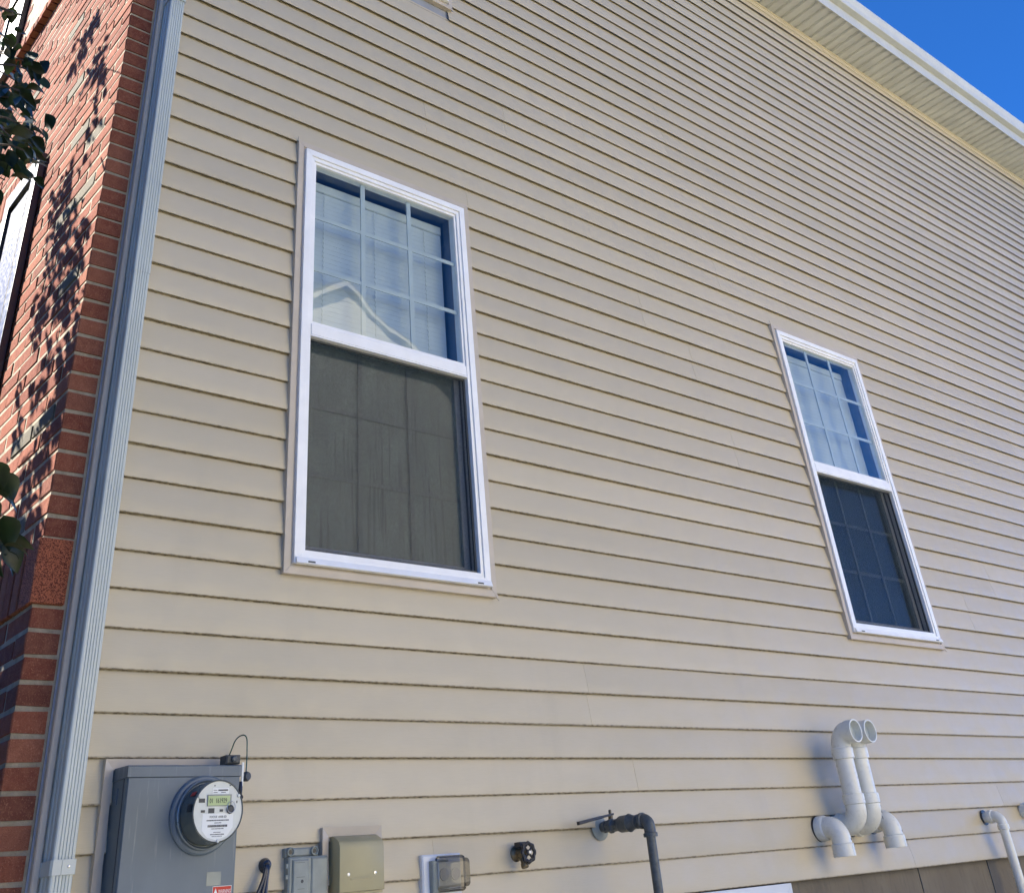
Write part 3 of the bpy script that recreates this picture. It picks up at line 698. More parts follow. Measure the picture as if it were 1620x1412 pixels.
obj('side_label', MB().add([(MC.x-.0785*math.cos(a), MC.y-.018-yy, MC.z+.0785*math.sin(a)) for yy in (.040, .062) for a in (.02, .12, .25)], [(0, 1, 4, 3), (1, 2, 5, 4)]), BLACK, em)
obj('side_label', MB().add([(MC.x-.0785*math.cos(a), MC.y-.018-yy, MC.z+.0785*math.sin(a)) for yy in (.030, .055) for a in (.55, .65, .70)], [(0, 1, 4, 3), (1, 2, 5, 4)]), RED, em)
obj('faded_patch', MB().box(1.335, 1.372, -.1030, -.1026, .120, .148), METALBAND, em)
wl = obj('warning_label', MB().box(1.352, 1.4015, -.1031, -.1026, .060, .118), LABELW, em)
obj('warning_band', MB().box(1.353, 1.4005, -.1034, -.1031, .098, .117), RED, em)
obj('warning_triangle', MB().add([(1.3545, -.1037, .101), (1.3655, -.1037, .101), (1.360, -.1037, .114), (1.3545, -.1034, .101), (1.3655, -.1034, .101), (1.360, -.1034, .114)], [(0, 1, 2), (5, 4, 3), (0, 3, 4, 1), (1, 4, 5, 2), (2, 5, 3, 0)]), LABELW, em)
text('warning_text', 'WARNING', .0115, 1.3672, -.1036, .1030, LABELW, em, w=.0320)
for i in range(3): obj('label_print', MB().box(1.357, 1.396, -.1034, -.1031, .088-.009*i, .090-.009*i), INK, em)
for o in list(em.children):     # the round parts were laid out a little large: bring them to the measured diameter
    if o.name.split('.')[0] in ('socket_ring', 'lock_band', 'meter_body', 'dial_face', 'nameplate', 'sticker', 'sticker_print', 'display_bezel', 'display', 'display_digits', 'optical_port', 'port_ring', 'face_mark', 'rim_button', 'plate_text', 'fine_print', 'side_label'):
        wl_ = WPOS[o.name]; k_ = .868
        for v in o.data.vertices: v.co.x *= k_; v.co.z *= k_
        nx, nz = MC.x+(wl_.x-MC.x)*k_, MC.z+(wl_.z-MC.z)*k_
        o.location.x += nx-wl_.x; o.location.z += nz-wl_.z
# clamp and green wire on the box's right shoulder
cl = thing('grounding_clamp', (1.405, -.075, .36), 'grey wire clamp with white tag hanging off the top right corner of the meter box', 'clamp')
obj('clamp_body', MB().bbox(1.372, 1.412, -.095, -.060, .3815, .402, .003), DGREY, cl)
obj('clamp_nut', MB().lathe((1.392, -.095, .392), (0, -1, 0), [(0, .008), (.006, .008), (.008, .005)], 6), IRON, cl)
obj('clamp_strip', MB().box(1.4145, 1.4195, -.101, -.097, .330, .384), LABELW, cl)
obj('clamp_lug', MB().lathe((1.428, -.088, .352), (.3, -1, 0), [(0, .011), (.010, .012), (.016, .009)], 10), DGREY, cl, smooth=True)
obj('hanging_seal', MB().tube([(1.413, -.100, .340), (1.412, -.101, .322), (1.414, -.101, .306)], [.004, .006, .003], 8).lathe((1.413, -.101, .310), (0, -.2, -1), [(0, .005), (.006, .008), (.012, .004)], 8), BLACK, cl)
wp = [(1.417, -.010, .398), (1.415, -.016, .402), (1.418, -.030, .424), (1.419, -.045, .442), (1.424, -.060, .451), (1.430, -.075, .451), (1.432, -.085, .440), (1.431, -.090, .420), (1.431, -.092, .395), (1.430, -.093, .358)]
def smoothp(p, n=4):
    P = [Vector(q) for q in p]; out = []
    for i in range(len(P)-1):
        a, b, c, d = P[max(i-1, 0)], P[i], P[i+1], P[min(i+2, len(P)-1)]
        for k in range(n):
            t = k/n; out.append(.5*((2*b)+(c-a)*t+(2*a-5*b+4*c-d)*t*t+(3*b-a-3*c+d)*t**3))
    return out+[P[-1]]
tag(obj('ground_wire', MB().tube(smoothp(wp), .0016, 8), GREEN, None, smooth=True), 'thin dark green wire looping over the top right corner of the meter box', 'wire')
# ------------------------------------------------------------------ cable entry
ce = thing('cable_entry', (1.535, 0, .05), 'black cable boot with drooping cables on the siding right of the electric meter', 'cable')
obj('boot', MB().lathe((1.540, -.008, .158), (-.15, -1, .05), [(0, .017), (.006, .017), (.012, .014), (.022, .011), (.026, .004)], 20), BLUEB, ce, smooth=True)
for i, (dx, dz) in enumerate(((0, 0), (-.006, .002), (.005, -.002))):
    obj('cable', MB().tube(smoothp([(1.537, -.020, .160), (1.532+dx*.5, -.038, .156), (1.523+dx, -.046, .125), (1.512+dx*2.4, -.048, .085+dz), (1.500+dx*4, -.044, .03), (1.498+dx*6, -.03, -.1)]), .0048, 8), BLUEB, ce, smooth=True)
obj('cable_knot', MB().lathe((1.500, -.040, .098), (-.3, -.3, -1), [(0, .006), (.006, .010), (.016, .009), (.022, .005)], 10), BLACK, ce, smooth=True)
# ------------------------------------------------------------------ grey network box
nb = thing('utility_box', (1.65, 0, 0), 'flat grey plastic utility box with two corner screws between meter and tan box', 'utility box')
obj('box_body', MB().bbox(1.596, 1.712, -.036, -.004, -.14, .172, .004), GREYP, nb)
obj('top_flange', MB().bbox(1.592, 1.690, -.024, -.003, .1725, .193, .004), GREYP, nb)
for x in (1.604, 1.676):
    f = obj('screw_boss', MB().lathe((x, -.024, .184), (0, -1, 0), [(-.01, .0105), (.008, .0105), (.009, .0085), (.004, .0065), (.0035, .001)], 20), GREYP, nb, smooth=True)
    obj('screw_head', MB().lathe((x, -.026, .184), (0, -1, 0), [(0, .0058), (.003, .005), (.0032, .001)], 12), BLACK, f)
obj('lid', MB().bbox(1.606, 1.653, -.042, -.0362, -.14, .165, .003), GREYP, nb)
obj('lid_side', MB().bbox(1.662, 1.711, -.040, -.0362, -.14, .168, .003), GREYP, nb)
obj('lid_screw', MB().lathe((1.633, -.042, .117), (0, -1, 0), [(0, .004), (.001, .0035), (.0005, .001)], 10), DGREY, nb)
for z in (.128, .152): obj('hinge', MB().lathe((1.593, -.030, z-.004), (0, 0, 1), [(0, .0035), (.010, .0035)], 8), GREYP, nb)
for i, z in enumerate((.158, .126, .10)): obj('scuff', MB().box(1.612+i*.004, 1.640, -.0423, -.0421, z, z+.0007), DGREY, nb)
# ------------------------------------------------------------------ tan steel box
tb = thing('phone_box', (1.80, 0, .08), 'olive tan steel box with rounded sloping top and two bright screws inside a siding trim', 'utility box')
trim_block(tb, 1.700, 1.890, .02, .236, .022, -.030)
obj('housing', MB().prism([(-.004, .2145), (-.030, .2145), (-.052, .205), (-.062, .198), (-.066, .188), (-.0665, .180), (-.0665, .084), (-.004, .084)], 'x', 1.731, 1.872), TANB, tb, bevel=.0012, smooth=30)
obj('bottom_lip', MB().box(1.742, 1.870, -.060, -.010, .078, .0835), TANB, tb)
for x in (1.758, 1.842): obj('screw', MB().lathe((x, -.0665, .123), (0, -1, 0), [(0, .0045), (.0015, .004), (.002, .001)], 14), STEEL, tb)
obj('cover_slot', MB().box(1.766, 1.836, -.0672, -.0662, .108, .1115), TANB, tb)
obj('cover_slot_lip', MB().box(1.765, 1.837, -.0690, -.0665, .1120, .1140), TANB, tb)
# ------------------------------------------------------------------ outdoor socket
oc = thing('outdoor_socket', (2.12, 0, .05), 'weatherproof electric socket with smoky clear cover on a white block', 'electrical outlet')
obj('mounting_block', MB().bbox(2.030, 2.168, -.026, -.003, .005, .158, .004), PLATE, oc)
obj('back_box', MB().bbox(2.052, 2.110, -.045, -.0265, .065, .142, .003), GREYP, oc)
obj('outlet', MB().bbox(2.066, 2.150, -.048, -.0268, .077, .137, .003), LABELW, oc)
for x in (2.088, 2.128): obj('receptacle', MB().lathe((x, -.048, .107), (0, -1, 0), [(0, .016), (.003, .0155), (.0035, .001)], 20), PLATE, oc, smooth=True)
m = MB(); x0, x1, z0, z1 = 2.066, 2.166, .067, .150
loops = []
for y, ins, rr in ((-.040, 0, .008), (-.048, 0, .008), (-.050, .004, .008), (-.078, .007, .012), (-.088, .016, .014)):
    lp = []
    for cx_, cz_, a0 in ((x1-ins-rr, z1-ins-rr, 0), (x0+ins+rr, z1-ins-rr, 90), (x0+ins+rr, z0+ins+rr, 180), (x1-ins-rr, z0+ins+rr, 270)):
        for q in range(5): a = R(a0+q*22.5); lp.append((cx_+rr*math.cos(a), y, cz_+rr*math.sin(a)))
    loops.append(lp)
n = len(loops[0]); 
for lp in loops: m.v += lp
for i in range(len(loops)-1):
    for k in range(n): m.f.append((i*n+k, i*n+(k+1) % n, (i+1)*n+(k+1) % n, (i+1)*n+k))
m.f.append(tuple(range((len(loops)-1)*n, len(loops)*n)))
obj('clear_cover', m, CLEAR, oc, smooth=30)
m = MB(); prof = loops[0]
m.tube([Vector(p)+Vector((0, -.002, 0)) for p in prof]+[Vector(prof[0])+Vector((0, -.002, 0))], .0028, 8, cap=False); obj('cover_rim', m, CLEAR, oc, smooth=True)
# ------------------------------------------------------------------ garden tap
tp = thing('garden_tap', (2.39, 0, .10), 'black and brass garden tap with round black handwheel on the siding', 'tap')
tx, tz = 2.392, .146
obj('wall_flange', MB().lathe((tx, -.010, tz), (0, -1, 0), [(0, .021), (.004, .021), (.008, .014), (.012, .011)], 24), BRASS, tp, smooth=True)
obj('tap_body', MB().lathe((tx, -.018, tz), (0, -1, 0), [(0, .010), (.010, .0135), (.026, .0135), (.034, .009), (.048, .007)], 20), BRASS, tp, smooth=True)
obj('vacuum_breaker', MB().box(tx-.014, tx+.012, -.050, -.022, tz+.014, tz+.029), BLACK, tp, bevel=.002)
obj('spout', MB().tube([(tx, -.036, tz-.004), (tx, -.042, tz-.018), (tx, -.048, tz-.028)], [.009, .0085, .0085], 16).lathe((tx, -.047, tz-.026), (0, -.3, -1), [(0, .0115), (.010, .012), (.013, .010)], 18), BRASS, tp, smooth=True)
wc = Vector((tx+.002, -.068, tz-.001)); hw = MB(); pts = []
for i in range(33):
    a = 2*math.pi*i/32; r_ = .0235+.0022*math.cos(8*a); pts.append(wc+Vector((r_*math.cos(a), 0, r_*math.sin(a))))
hw.tube(pts, .0052, 8, cap=False)
for i in range(4):
    a = math.pi/4+math.pi/2*i; hw.tube([wc, wc+Vector((.022*math.cos(a), 0, .022*math.sin(a)))], .0032, 6)
hw.lathe(wc+Vector((0, .005, 0)), (0, -1, 0), [(0, .008), (.009, .008), (.010, .006)], 14)
obj('handwheel', hw, BLACK, tp, smooth=True)
obj('wheel_screw', MB().lathe(wc+Vector((0, -.0055, 0)), (0, -1, 0), [(0, .005), (.003, .004), (.0035, .001)], 12), STEEL, tp)
# ------------------------------------------------------------------ gas pipe
gp = thing('gas_pipe', (2.76, 0, GZ), 'grey iron gas pipe with lever valve turning down from the siding', 'pipe')
gx, gz = 2.762, .203
obj('wall_flange', MB().lathe((gx, -.010, gz), (0, -1, 0), [(0, .037), (.003, .037), (.007, .029), (.012, .018)], 32), GREYP, gp, smooth=30)
obj('nipple', MB().lathe((gx, -.012, gz), (0, -1, 0), [(0, .014), (.022, .014)], 18), IRON, gp, smooth=True)
obj('valve_body', MB().lathe((gx, -.032, gz), (0, -1, 0), [(0, .0175), (.012, .0175), (.0125, .015), (.020, .015), (.026, .021), (.040, .021), (.046, .015), (.050, .0175), (.062, .0175)], 8), IRON, gp)
obj('valve_stem', MB().lathe((gx+.004, -.062, gz+.018), (0, 0, 1), [(0, .008), (.010, .008), (.011, .005), (.026, .005), (.028, .0035)], 12), BRASS, gp, smooth=True)
obj('valve_lever', MB().add([(gx+.016, -.068, gz+.030), (gx+.016, -.056, gz+.030), (gx-.150, -.062, gz+.006), (gx-.150, -.074, gz+.006), (gx+.016, -.068, gz+.036), (gx+.016, -.056, gz+.036), (gx-.150, -.060, gz+.016), (gx-.150, -.074, gz+.016)],
    [(0, 1, 2, 3), (7, 6, 5, 4), (0, 4, 5, 1), (1, 5, 6, 2), (2, 6, 7, 3), (3, 7, 4, 0)]), BLACK, gp, bevel=.0015)
obj('union', MB().lathe((gx, -.094, gz), (0, -1, 0), [(0, .015), (.004, .019), (.012, .0205), (.016, .0235), (.050, .0235), (.056, .026), (.062, .022), (.084, .0175), (.088, .020), (.092, .020), (.094, .0145), (.120, .0145)], 24), IRON, gp, smooth=30)
el = [(gx, -.205, gz)]+[(gx, -.213-.020*math.sin(R(a)), gz-.020+.020*math.cos(R(a))) for a in range(0, 91, 15)]+[(gx, -.233, gz-.042)]
obj('elbow', MB().tube(el, .0185, 20).lathe((gx, -.200, gz), (0, -1, 0), [(0, .0225), (.010, .0225), (.012, .0185)], 24).lathe((gx, -.233, gz-.034), (0, 0, -1), [(0, .0185), (.002, .0225), (.012, .0225)], 24), IRON, gp, smooth=35)
obj('riser', MB().tube([(gx, -.233, gz-.03), (gx, -.233, GZ)], .0150, 20), IRON, gp, smooth=True)
# ------------------------------------------------------------------ PVC furnace vents
def arc(c, r0, a0, a1, plane='yz', n=8):
    out = []
    for i in range(n+1):
        a = R(a0+(a1-a0)*i/n); out.append((c[0], c[1]+r0*math.cos(a), c[2]+r0*math.sin(a)))
    return out
def collar(p, ax, L, r, r2=None):
    # a socket with soft shoulders
    return [(0, r-.0035), (.002, r), (L-.001, r), (L, r-.001)]
def hollow(mb, pts, ro, ri, seg=24):
    mb.tube(pts, ro, seg, cap=False); mb.tube(pts, ri, seg, cap=False)
    return mb
PR = .0368; SR = .0428
def low_vent(x, z, label):
    t = thing('vent_elbow', (x, 0, z), label, 'vent pipe', 'white plastic vent pipes through the siding')
    obj('wall_gasket', MB().lathe((x, -.009, z), (0, -1, 0), [(0, SR+.004), (.004, SR+.004)], 28), BLACK, t)
    obj('hub', MB().lathe((x, -.012, z), (0, -1, 0), [(0, SR), (.030, SR), (.034, SR-.002), (.036, PR+.001)], 32), PVC, t, smooth=30)
    p = [(x, -.045, z)]+[(x, -.055-.045*math.sin(R(a)), z-.045+.045*math.cos(R(a))) for a in range(0, 91, 10)]+[(x, -.100, z-.062)]
    obj('elbow', MB().tube(p, PR+.001, 28), PVC, t, smooth=True)
    m = MB(); q = [(x, -.100, z-.056), (x, -.100, z-.060), (x, -.100, z-.100)]
    m.tube(q, [PR+.001, SR, SR], 28, cap=False); m.tube(q[1:], [PR, PR], 28, cap=False)
    n = len(m.v); ro = [Vector(v) for v in m.v[56:84]]; ri = [Vector(v) for v in m.v[84+28:84+56]]
    m.add(ro+ri, [(k, (k+1) % 28, 28+(k+1) % 28, 28+k) for k in range(28)])
    obj('socket', m, PVC, t, smooth=30)
    obj('mould_line', MB().box(x-.0004, x+.0004, -.1433, -.1420, z-.098, z-.066), MUNT, t)
    obj('print_mark', MB().box(x+.010, x+.014, -.1364, -.1330, z-.050, z-.042), DGREY, t)
def print_marks(t, pts):
    for (mx, my, mz, h) in pts: obj('print_mark', MB().box(mx-.0012, mx+.0012, my-.0008, my+.0008, mz-h/2, mz+h/2), DGREY, t)
def tall_vent(x, z, label):
    t = thing('tall_vent', (x, 0, z), label, 'vent pipe', 'white plastic vent pipes through the siding')
    obj('wall_gasket', MB().lathe((x, -.009, z), (0, -1, 0), [(0, PR+.004), (.004, PR+.004)], 28), BLACK, t)
    obj('inlet', MB().lathe((x, -.012, z), (0, -1, 0), [(0, PR), (.025, PR), (.026, SR), (.048, SR), (.050, PR)], 28), PVC, t, smooth=30)
    yc = -.075; r0 = .052
    p = [(x, -.055, z)]+[(x, yc-r0*math.sin(R(a)), z+r0-r0*math.cos(R(a))) for a in range(0, 91, 9)]
    yv = yc-r0
    p += [(x, yv, z+r0+.012)]
    obj('bottom_elbow', MB().tube(p, PR+.0025, 28), PVC, t, smooth=True)
    zs0 = z+r0+.010
    obj('lower_collar', MB().lathe((x, yv, zs0), (0, 0, 1), [(0, PR+.002), (.003, SR), (.036, SR), (.038, PR)], 32), PVC, t, smooth=30)
    obj('riser', MB().tube([(x, yv, zs0+.03), (x, yv, z+.245)], PR, 28), PVC, t, smooth=True)
    obj('upper_collar', MB().lathe((x, yv, z+.222), (0, 0, 1), [(0, PR), (.002, SR), (.038, SR), (.044, PR+.002)], 32), PVC, t, smooth=30)
    r1 = .042; zt = z+.262
    q = [(x, yv, zt-.004)]+[(x, yv-r1+r1*math.cos(R(a)), zt+r1*math.sin(R(a))*1.25) for a in range(0, 91, 9)]
    e = Vector(q[-1]); q.append(tuple(e+Vector((0, -.006, 0))))
    obj('top_elbow', MB().tube(q, PR+.0025, 28), PVC, t, smooth=True)
    m = MB(); zt2 = e.z; s0 = e.y-.004
    m.lathe((x, s0, zt2), (0, -1, 0), [(0, PR+.002), (.003, SR), (.040, SR), (.0405, SR-.0008), (.0405, PR+.0015), (.040, PR+.0008), (.006, PR+.0005), (.004, .022), (.0035, .001)], 36)
    obj('mouth', m, PVC, t, smooth=30)
    obj('throat', MB().lathe((x, s0-.0055, zt2), (0, -1, 0), [(0, PR), (.0006, PR), (.0007, .001)], 32), MUNT, t)
    for i in range(3): obj('mould_line', MB().box(x-.020+.02*i, x-.0194+.02*i, yv-SR-.0002+abs(i-1)*.008, yv-SR+.004+abs(i-1)*.008, zs0+.003, zs0+.035), MUNT, t)
    if x > 4.1: print_marks(t, [(x+.0250, yv-.0303, z+.052, .006), (x+.0262, yv-.0285, z+.034, .012), (x+.0262, yv-.0262, z+.012, .010)])
low_vent(3.962, .160, 'short white vent elbow pointing down, leftmost of the vent cluster')
tall_vent(4.068, .165, 'tall white vent pipe with open mouth, left one of the twin upright pipes')
tall_vent(4.172, .165, 'tall white vent pipe with open mouth, right one of the twin upright pipes')
low_vent(4.328, .175, 'short white vent elbow pointing down, at the right foot of the twin pipes')
dp = thing('drain_pipe', (5.235, 0, GZ), 'slim white plastic drain pipe bending down over the concrete foundation', 'pipe')
x, z = 5.255, .162
obj('wall_hole', MB().lathe((x, -.010, z), (0, -1, 0), [(0, .031), (.004, .031)], 24), BLACK, dp)
obj('hub', MB().lathe((x, -.012, z), (0, -1, 0), [(0, .021), (.020, .021), (.021, .026), (.042, .026), (.044, .022)], 24), PVC, dp, smooth=30)
obj('elbow', MB().tube([(x, -.052, z)]+[(x, -.060-.030*math.sin(R(a)), z-.030+.030*math.cos(R(a))) for a in range(0, 91, 10)]+[(x, -.090, z-.040)], .0225, 22).lathe((x, -.090, z-.034), (0, 0, -1), [(0, .022), (.002, .0255), (.020, .0255), (.021, .021)], 24), PVC, dp, smooth=30)
obj('drop', MB().tube([(x, -.090, z-.05), (x, -.090, GZ)], .0205, 22), PVC, dp, smooth=True)
st_ = obj('pipe_stub', MB().lathe((5.640, -.010, .180), (0, -1, 0), [(0, .033), (.035, .033), (.038, .030), (.060, .030), (.061, .028), (.061, .024), (.03, .022), (.0295, .001)], 26), PVC, None, smooth=30)
tag(st_, 'grey white pipe stub cut off by the right edge of the photo', 'pipe')
# ------------------------------------------------------------------ basement window
bw = thing('basement_window', (3.40, 0, -.4), 'white framed basement window just under the siding at the bottom edge', 'window')
obj('frame', frame4(MB(), 3.03, 3.705, -.62, -.004, .045, .045, .045, .045, -.018, .011), PLATE, bw, bevel=.001)
obj('inner_frame', frame4(MB(), 3.0755, 3.6595, -.574, -.0495, .022, .022, .022, .022, -.004, .009), PLATE, bw)
obj('pane', MB().box(3.098, 3.637, .0045, .0075, -.551, -.072), GLASS, bw)
obj('backing', MB().box(3.0755, 3.6595, .0095, .0115, -.575, -.05), ROOM, bw)

# ------------------------------------------------------------------ neighbour house (seen mirrored in the windows)
nh = thing('neighbour_house', (6.84, -8, GZ), 'pale gabled house mirrored in the upper glass of the left window', 'house')
AX, AZ, HW = 6.76, 7.40, 4.1; EZ = AZ-HW*.655
nw = MB(); z = GZ; 
pts = []
while z < AZ-.1:
    def half(zz): return HW if zz < EZ else max(.02, (AZ-zz)/.655)
    h0, h1 = half(z), half(z+.14)
    nw.add([(AX-h0, -8.02, z), (AX+h0, -8.02, z), (AX+h1, -8.0, z+.14), (AX-h1, -8.0, z+.14), (AX-h0, -8.0, z), (AX+h0, -8.0, z)], [(0, 1, 2, 3), (0, 4, 5, 1)])
    z += .14
nw = nw.__class__() if False else nw
for v in range(len(nw.v)): x_, y_, z_ = nw.v[v]; nw.v[v] = (x_, -7.997 if y_ == -8.02 else -8.0, z_)
w = obj('siding', nw, NEIGH, nh); w['kind'] = 'stuff'
obj('wall', MB().prism([(AX-HW, GZ), (AX+HW, GZ), (AX+HW, EZ), (AX, AZ), (AX-HW, EZ)], 'y', -18, -8.01), NEIGH, nh)
rr = MB()
for s in (-1, 1):
    xe = AX+s*(HW+.35); ze = AZ-(HW+.35)*.655
    rr.add([(AX, -7.93, AZ+.03), (xe, -7.93, ze+.03), (xe, -18.3, ze+.03), (AX, -18.3, AZ+.03), (AX, -7.93, AZ+.15), (xe, -7.93, ze+.15), (xe, -18.3, ze+.15), (AX, -18.3, AZ+.15)],
           [(0, 1, 2, 3), (4, 7, 6, 5), (0, 4, 5, 1), (1, 5, 6, 2), (2, 6, 7, 3), (3, 7, 4, 0)])
obj('roof', rr, ROOF, nh)
for s in (-1, 1):
    xe = AX+s*(HW+.36); ze = AZ-(HW+.36)*.655
    obj('rake_board', MB().add([(AX, -7.92, AZ+.02), (xe, -7.92, ze+.02), (xe, -7.92, ze+.09), (AX, -7.92, AZ+.09), (AX, -7.905, AZ+.02), (xe, -7.905, ze+.02), (xe, -7.905, ze+.09), (AX, -7.905, AZ+.09)], [(0, 1, 2, 3), (4, 7, 6, 5), (0, 4, 5, 1), (1, 5, 6, 2), (2, 6, 7, 3), (3, 7, 4, 0)]), NEIGH, nh)
for x in (3.6,):
    for z in (-.2, 2.9):
        w = obj('window', frame4(MB(), x, x+.95, z, z+1.5, .06, .06, .06, .06, -7.985, -7.93), WHITE, nh)
        obj('pane', MB().box(x+.06, x+.89, -7.975, -7.965, z+.06, z+1.44), GLASS, w)

# ------------------------------------------------------------------ tree by the brick corner
tree = thing('tree', (-1.1, 1.0, GZ), 'leafy green tree whose branches reach over the red brick at the left edge', 'tree')
rt = random.Random(9)
trunk = [(-1.1, 1.0, GZ-.05), (-1.08, .98, -.4), (-1.0, .92, .8), (-.95, .95, 2.2), (-.9, 1.0, 3.8)]
obj('trunk', MB().tube(smoothp(trunk), [.07-.0028*i for i in range(17)], 12), BARK, tree, smooth=True)
def leafmesh(seed, L=.058, W=.036):
    r_ = random.Random(seed); m = MB(); n = 6; cur = r_.uniform(.15, .55); fold = r_.uniform(.2, .5)
    prof = [0, .62, .96, 1.0, .80, .45, .0]
    a = 0; p = Vector((0, 0, 0)); mids = []
    for i in range(n+1):
        mids.append(p.copy()); a = cur*(i/n)*1.6; p = p+Vector((L/n*math.cos(a), 0, -L/n*math.sin(a)))
    for i in range(n+1):
        w = W/2*prof[i]; m.v += [tuple(mids[i]+Vector((0, -w, w*fold))), tuple(mids[i]), tuple(mids[i]+Vector((0, w, w*fold)))]
    for i in range(n): 
        a = i*3; m.f += [(a, a+1, a+4, a+3), (a+1, a+2, a+5, a+4)]
    return m
lms = []
for s in range(6):
    m = leafmesh(s); me = bpy.data.meshes.new('leaf'); me.from_pydata(m.v, [], m.f); me.validate()
    me.polygons.foreach_set('use_smooth', [True]*len(me.polygons)); me.materials.append(LEAFY if s == 5 else LEAF); lms.append((m, me))
tw = wpos(tree)
def place_leaf(p, direction, normal_hint, s=1.0, kind=None):
    d = Vector(direction).normalized(); nh_ = Vector(normal_hint); y = nh_.cross(d)
    if y.length < 1e-3: y = Vector((0, 1, 0)).cross(d)
    y.normalize(); z_ = d.cross(y)
    mt = Matrix((d, y, z_)).transposed().to_4x4(); mt = mt @ Matrix.Scale(s, 4); mt.translation = Vector(p)
    return mt
def add_leaf_obj(mt, k):
    o = bpy.data.objects.new('leaf', lms[k][1]); COL.objects.link(o); o.parent = tree
    o.matrix_local = Matrix.Translation(-tw) @ mt
twig = MB(); nleaf = 0
# twigs in view: px centre, number of leaves
view = [(15, 20, 3), (8, 60, 4), (30, 95, 4), (48, 100, 4), (62, 118, 3), (28, 130, 4), (50, 152, 4), (10, 150, 4), (60, 175, 4), (35, 185, 4), (8, 195, 4), (52, 210, 3), (25, 225, 4), (5, 235, 3), (40, 245, 3), (18, 262, 3), (60, 250, 2), (8, 285, 3),
        (-12, 765, 2), (-2, 785, 2), (-12, 820, 2), (-2, 840, 2), (6, 858, 1), (-14, 890, 2), (-14, 950, 2)]
base_top = Vector((-.95, .95, 2.6)); base_low = Vector((-1.0, .9, .9))
for (x_, y_, nl) in view:
    dp_ = rt.uniform(.46, .56)
    p = at_x(x_, y_, dp_)
    root = at_x(x_-90, y_-rt.uniform(10, 60), dp_-.12)
    mid_ = (p+root)/2+Vector((0, 0, .02))
    twig.tube(smoothp([root, mid_, p], 3), [.0035, .0032, .003, .0028, .0025, .002, .0016], 5)
    for i in range(nl*2):
        q = p+Vector((rt.uniform(-.045, .015), rt.uniform(-.05, .05), rt.uniform(-.04, .04)))
        d = right*rt.uniform(-.2, 1)+down*rt.uniform(-.1, 1.1)+fwd*rt.uniform(-.4, .4)
        k = rt.randrange(5) if not (260 < y_ < 300 and i == 0) else 5
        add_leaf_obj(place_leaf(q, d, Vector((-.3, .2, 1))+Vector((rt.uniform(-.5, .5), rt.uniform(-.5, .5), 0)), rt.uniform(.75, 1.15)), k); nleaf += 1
# branches reaching into the cluster
for tgt, st in (((20, 20), (-.95, .95, 3.2)), ((-60, 120), (-.95, .95, 2.6)), ((-70, 230), (-.97, .93, 2.0)), ((-80, 820), (-1.0, .92, .8)), ((-60, 960), (-1.04, .95, .3))):
    e = at_x(tgt[0], tgt[1], .45); s = Vector(st)
    obj('branch', MB().tube(smoothp([s, s.lerp(e, .5)+Vector((0, 0, .12)), e], 5), [.022-.0018*i for i in range(11)], 8), BARK, tree, smooth=True)
# foliage outside the frame that throws the dappled shade: put where the sun's ray to the shaded spot passes
blobs = [(140, 60, .12, .05, 34), (152, 105, .11, .05, 34), (158, 130, .06, .03, 14), (120, 90, .07, .04, 10), (150, 190, .04, .02, 6), (142, 235, .03, .02, 5), (95, 315, .10, .05, 16), (108, 300, .05, .04, 8), (100, 365, .12, .05, 24), (122, 385, .06, .04, 14), (85, 405, .07, .05, 16),
         (112, 430, .08, .05, 18), (90, 455, .07, .05, 16), (105, 480, .07, .05, 16), (62, 500, .07, .05, 12), (120, 520, .05, .04, 16), (85, 560, .04, .03, 6), (100, 600, .06, .05, 16), (95, 640, .06, .05, 16), (60, 620, .05, .04, 8), (30, 610, .03, .02, 3), (75, 670, .05, .05, 14), (30, 680, .04, .04, 7), (50, 720, .05, .04, 10), (70, 730, .04, .03, 8),
         (40, 770, .05, .03, 7), (60, 800, .03, .03, 6), (55, 860, .05, .05, 12), (30, 900, .07, .06, 60), (50, 930, .05, .05, 36), (15, 950, .08, .06, 70), (40, 980, .05, .06, 60), (25, 1020, .06, .06, 70), (10, 1080, .07, .06, 70), (30, 1090, .04, .05, 46), (15, 1160, .05, .07, 60), (3, 1240, .05, .07, 50), (-20, 1000, .12, .1, 50), (-30, 1150, .12, .1, 50)]
fol = MB(); cnt2 = 0
for (bx, by, ry, rz, n) in blobs:
    c = at_x(bx, by, XF)
    n = int(n*(2.4 if by > 280 else 1.5))
    for i in range(n):
        ty = c.y+rt.gauss(0, ry*.6); tz_ = c.z+rt.gauss(0, rz*.9+.02)
        for tries in range(8):
            X = rt.uniform(-.35, .42); t = (XF-X)/-SUN.x
            p = Vector((XF, ty, tz_))+SUN*(t)
            pp = project(p)
            if pp is None or pp[0] < -28 or pp[1] > 1470: break
            
        else: continue
        m = lms[rt.randrange(5)][0]
        mt = place_leaf(p, (rt.uniform(-1, 1), rt.uniform(-1, 1), rt.uniform(-1, .1)), (rt.uniform(-.5, .5), rt.uniform(-.5, .5), 1), rt.uniform(.8, 1.15))
        fol.add([mt @ Vector(v) for v in m.v], m.f); cnt2 += 1
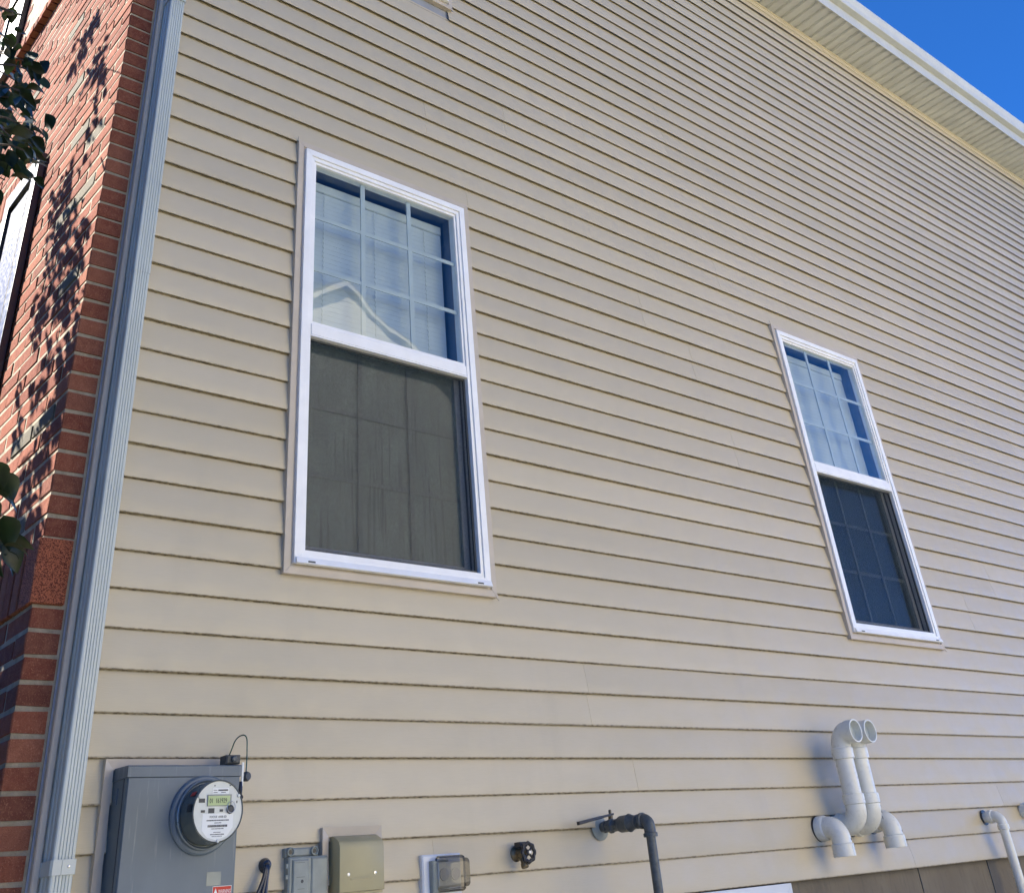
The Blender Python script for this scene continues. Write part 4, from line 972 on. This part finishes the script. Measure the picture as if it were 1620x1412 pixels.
# the rest of the crown hangs left of the camera; it is kept clear of the sunlit part of the brick front
for i in range(5200):
    a = rt.uniform(0, 2*math.pi); u = rt.uniform(-1, 1); rr_ = rt.random()**.4
    p = Vector((-1.15+1.35*rr_*math.sqrt(1-u*u)*math.cos(a), -.1+1.9*rr_*math.sqrt(1-u*u)*math.sin(a), 1.9+2.5*rr_*u))
    if p.x > .38 or (p-CAMP).length < .8 or p.y < -.9: continue
    t = (XF-p.x)/SUN.x; q = p+SUN*t                 # where its shadow meets the front
    if -.15 < q.y < 2.4 and .5 < q.z < 4.6: continue
    pp = project(p)
    if pp and pp[0] > -45 and pp[1] < 1500: continue
    m = lms[rt.randrange(5)][0]
    mt = place_leaf(p, (rt.uniform(-1, 1), rt.uniform(-1, 1), rt.uniform(-1, .1)), (rt.uniform(-.5, .5), rt.uniform(-.5, .5), 1), rt.uniform(1.2, 1.8))
    fol.add([mt @ Vector(v) for v in m.v], m.f)
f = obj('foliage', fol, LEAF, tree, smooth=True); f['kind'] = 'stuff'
obj('twigs', twig, BARK, tree, smooth=True)['kind'] = 'stuff'

# dense shrub standing right against the brick front, mostly outside the frame
shrub = thing('shrub', (.40, .75, GZ), 'dense dark leafy shrub pressed against the brick front low at the left edge', 'shrub')
stem = MB()
for k in range(5):
    b0 = Vector((.40+.03*k, .75, GZ-.03)); e0 = Vector((.25+.1*k, .15+.28*k, .45))
    obj('stem', MB().tube(smoothp([b0, b0.lerp(e0, .5)+Vector((.02, .03, .05)), e0], 5), [.014-.001*i for i in range(11)], 7), BARK, shrub, smooth=True)
sf_ = MB(); rs_ = random.Random(31)
for i in range(5200):
    p = Vector((rs_.uniform(.10, .79), rs_.uniform(.02, 1.9), rs_.uniform(GZ+.1, .74)))
    top = .55+.18*math.sin(p.y*5.0)+.10*math.sin(p.y*13+p.x*9)
    if p.z > top: continue
    pp = project(p)
    if pp and pp[0] > 22+14*math.sin(pp[1]*.045)+8*math.sin(pp[1]*.13): continue
    m = lms[rs_.randrange(5)][0]
    mt = place_leaf(p, (rs_.uniform(-1, 1), rs_.uniform(-1, 1), rs_.uniform(-1, .1)), (rs_.uniform(-.5, .5), rs_.uniform(-.5, .5), 1), rs_.uniform(.8, 1.2))
    sf_.add([mt @ Vector(v) for v in m.v], m.f)
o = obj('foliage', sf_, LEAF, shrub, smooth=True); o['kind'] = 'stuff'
# three unseen evergreens added left of the frame to block sky light from there
def evergreen(x, y, h, r, label, seed):
    t = thing('sky_blocking_evergreen', (x, y, GZ), label, 'tree', 'unseen evergreens added to block sky light')
    obj('trunk', MB().tube([(x, y, GZ-.05), (x, y, GZ+h*.5), (x, y, GZ+h*.92)], [.14, .09, .02], 10), BARK, t, smooth=True)
    q = random.Random(seed); m = MB()
    for i in range(6500):
        u = q.random()**.8; zz = GZ+.15+u*h*.97; a = q.uniform(0, 2*math.pi); rr_ = r*(1-u)**.5*(.55+.5*q.random())*(1+.12*math.sin(5*a+seed))
        c = Vector((x+rr_*math.cos(a), y+rr_*math.sin(a), zz)); d = Vector((math.cos(a), math.sin(a), q.uniform(-.7, .2))).normalized()*q.uniform(.14, .26); w_ = Vector((-math.sin(a), math.cos(a), q.uniform(-.5, .5))).normalized()*q.uniform(.08, .15)
        m.add([c-d*.4, c+w_, c+d, c-w_], [(0, 1, 2, 3)])
    o = obj('foliage', m, LEAF, t); o['kind'] = 'stuff'
evergreen(-5.6, -.9, 8.5, 2.4, 'middle one of three unseen evergreens added to block sky light, level with the brick corner', 3)
evergreen(-5.9, -4.9, 8.0, 2.4, 'unseen evergreen added to block sky light, nearest the pale neighbouring house', 5)
evergreen(-6.2, 3.2, 7.6, 2.3, 'unseen evergreen added to block sky light, opposite the brick front windows', 8)
print('leaves', nleaf, cnt2, 'bricks', cnt)
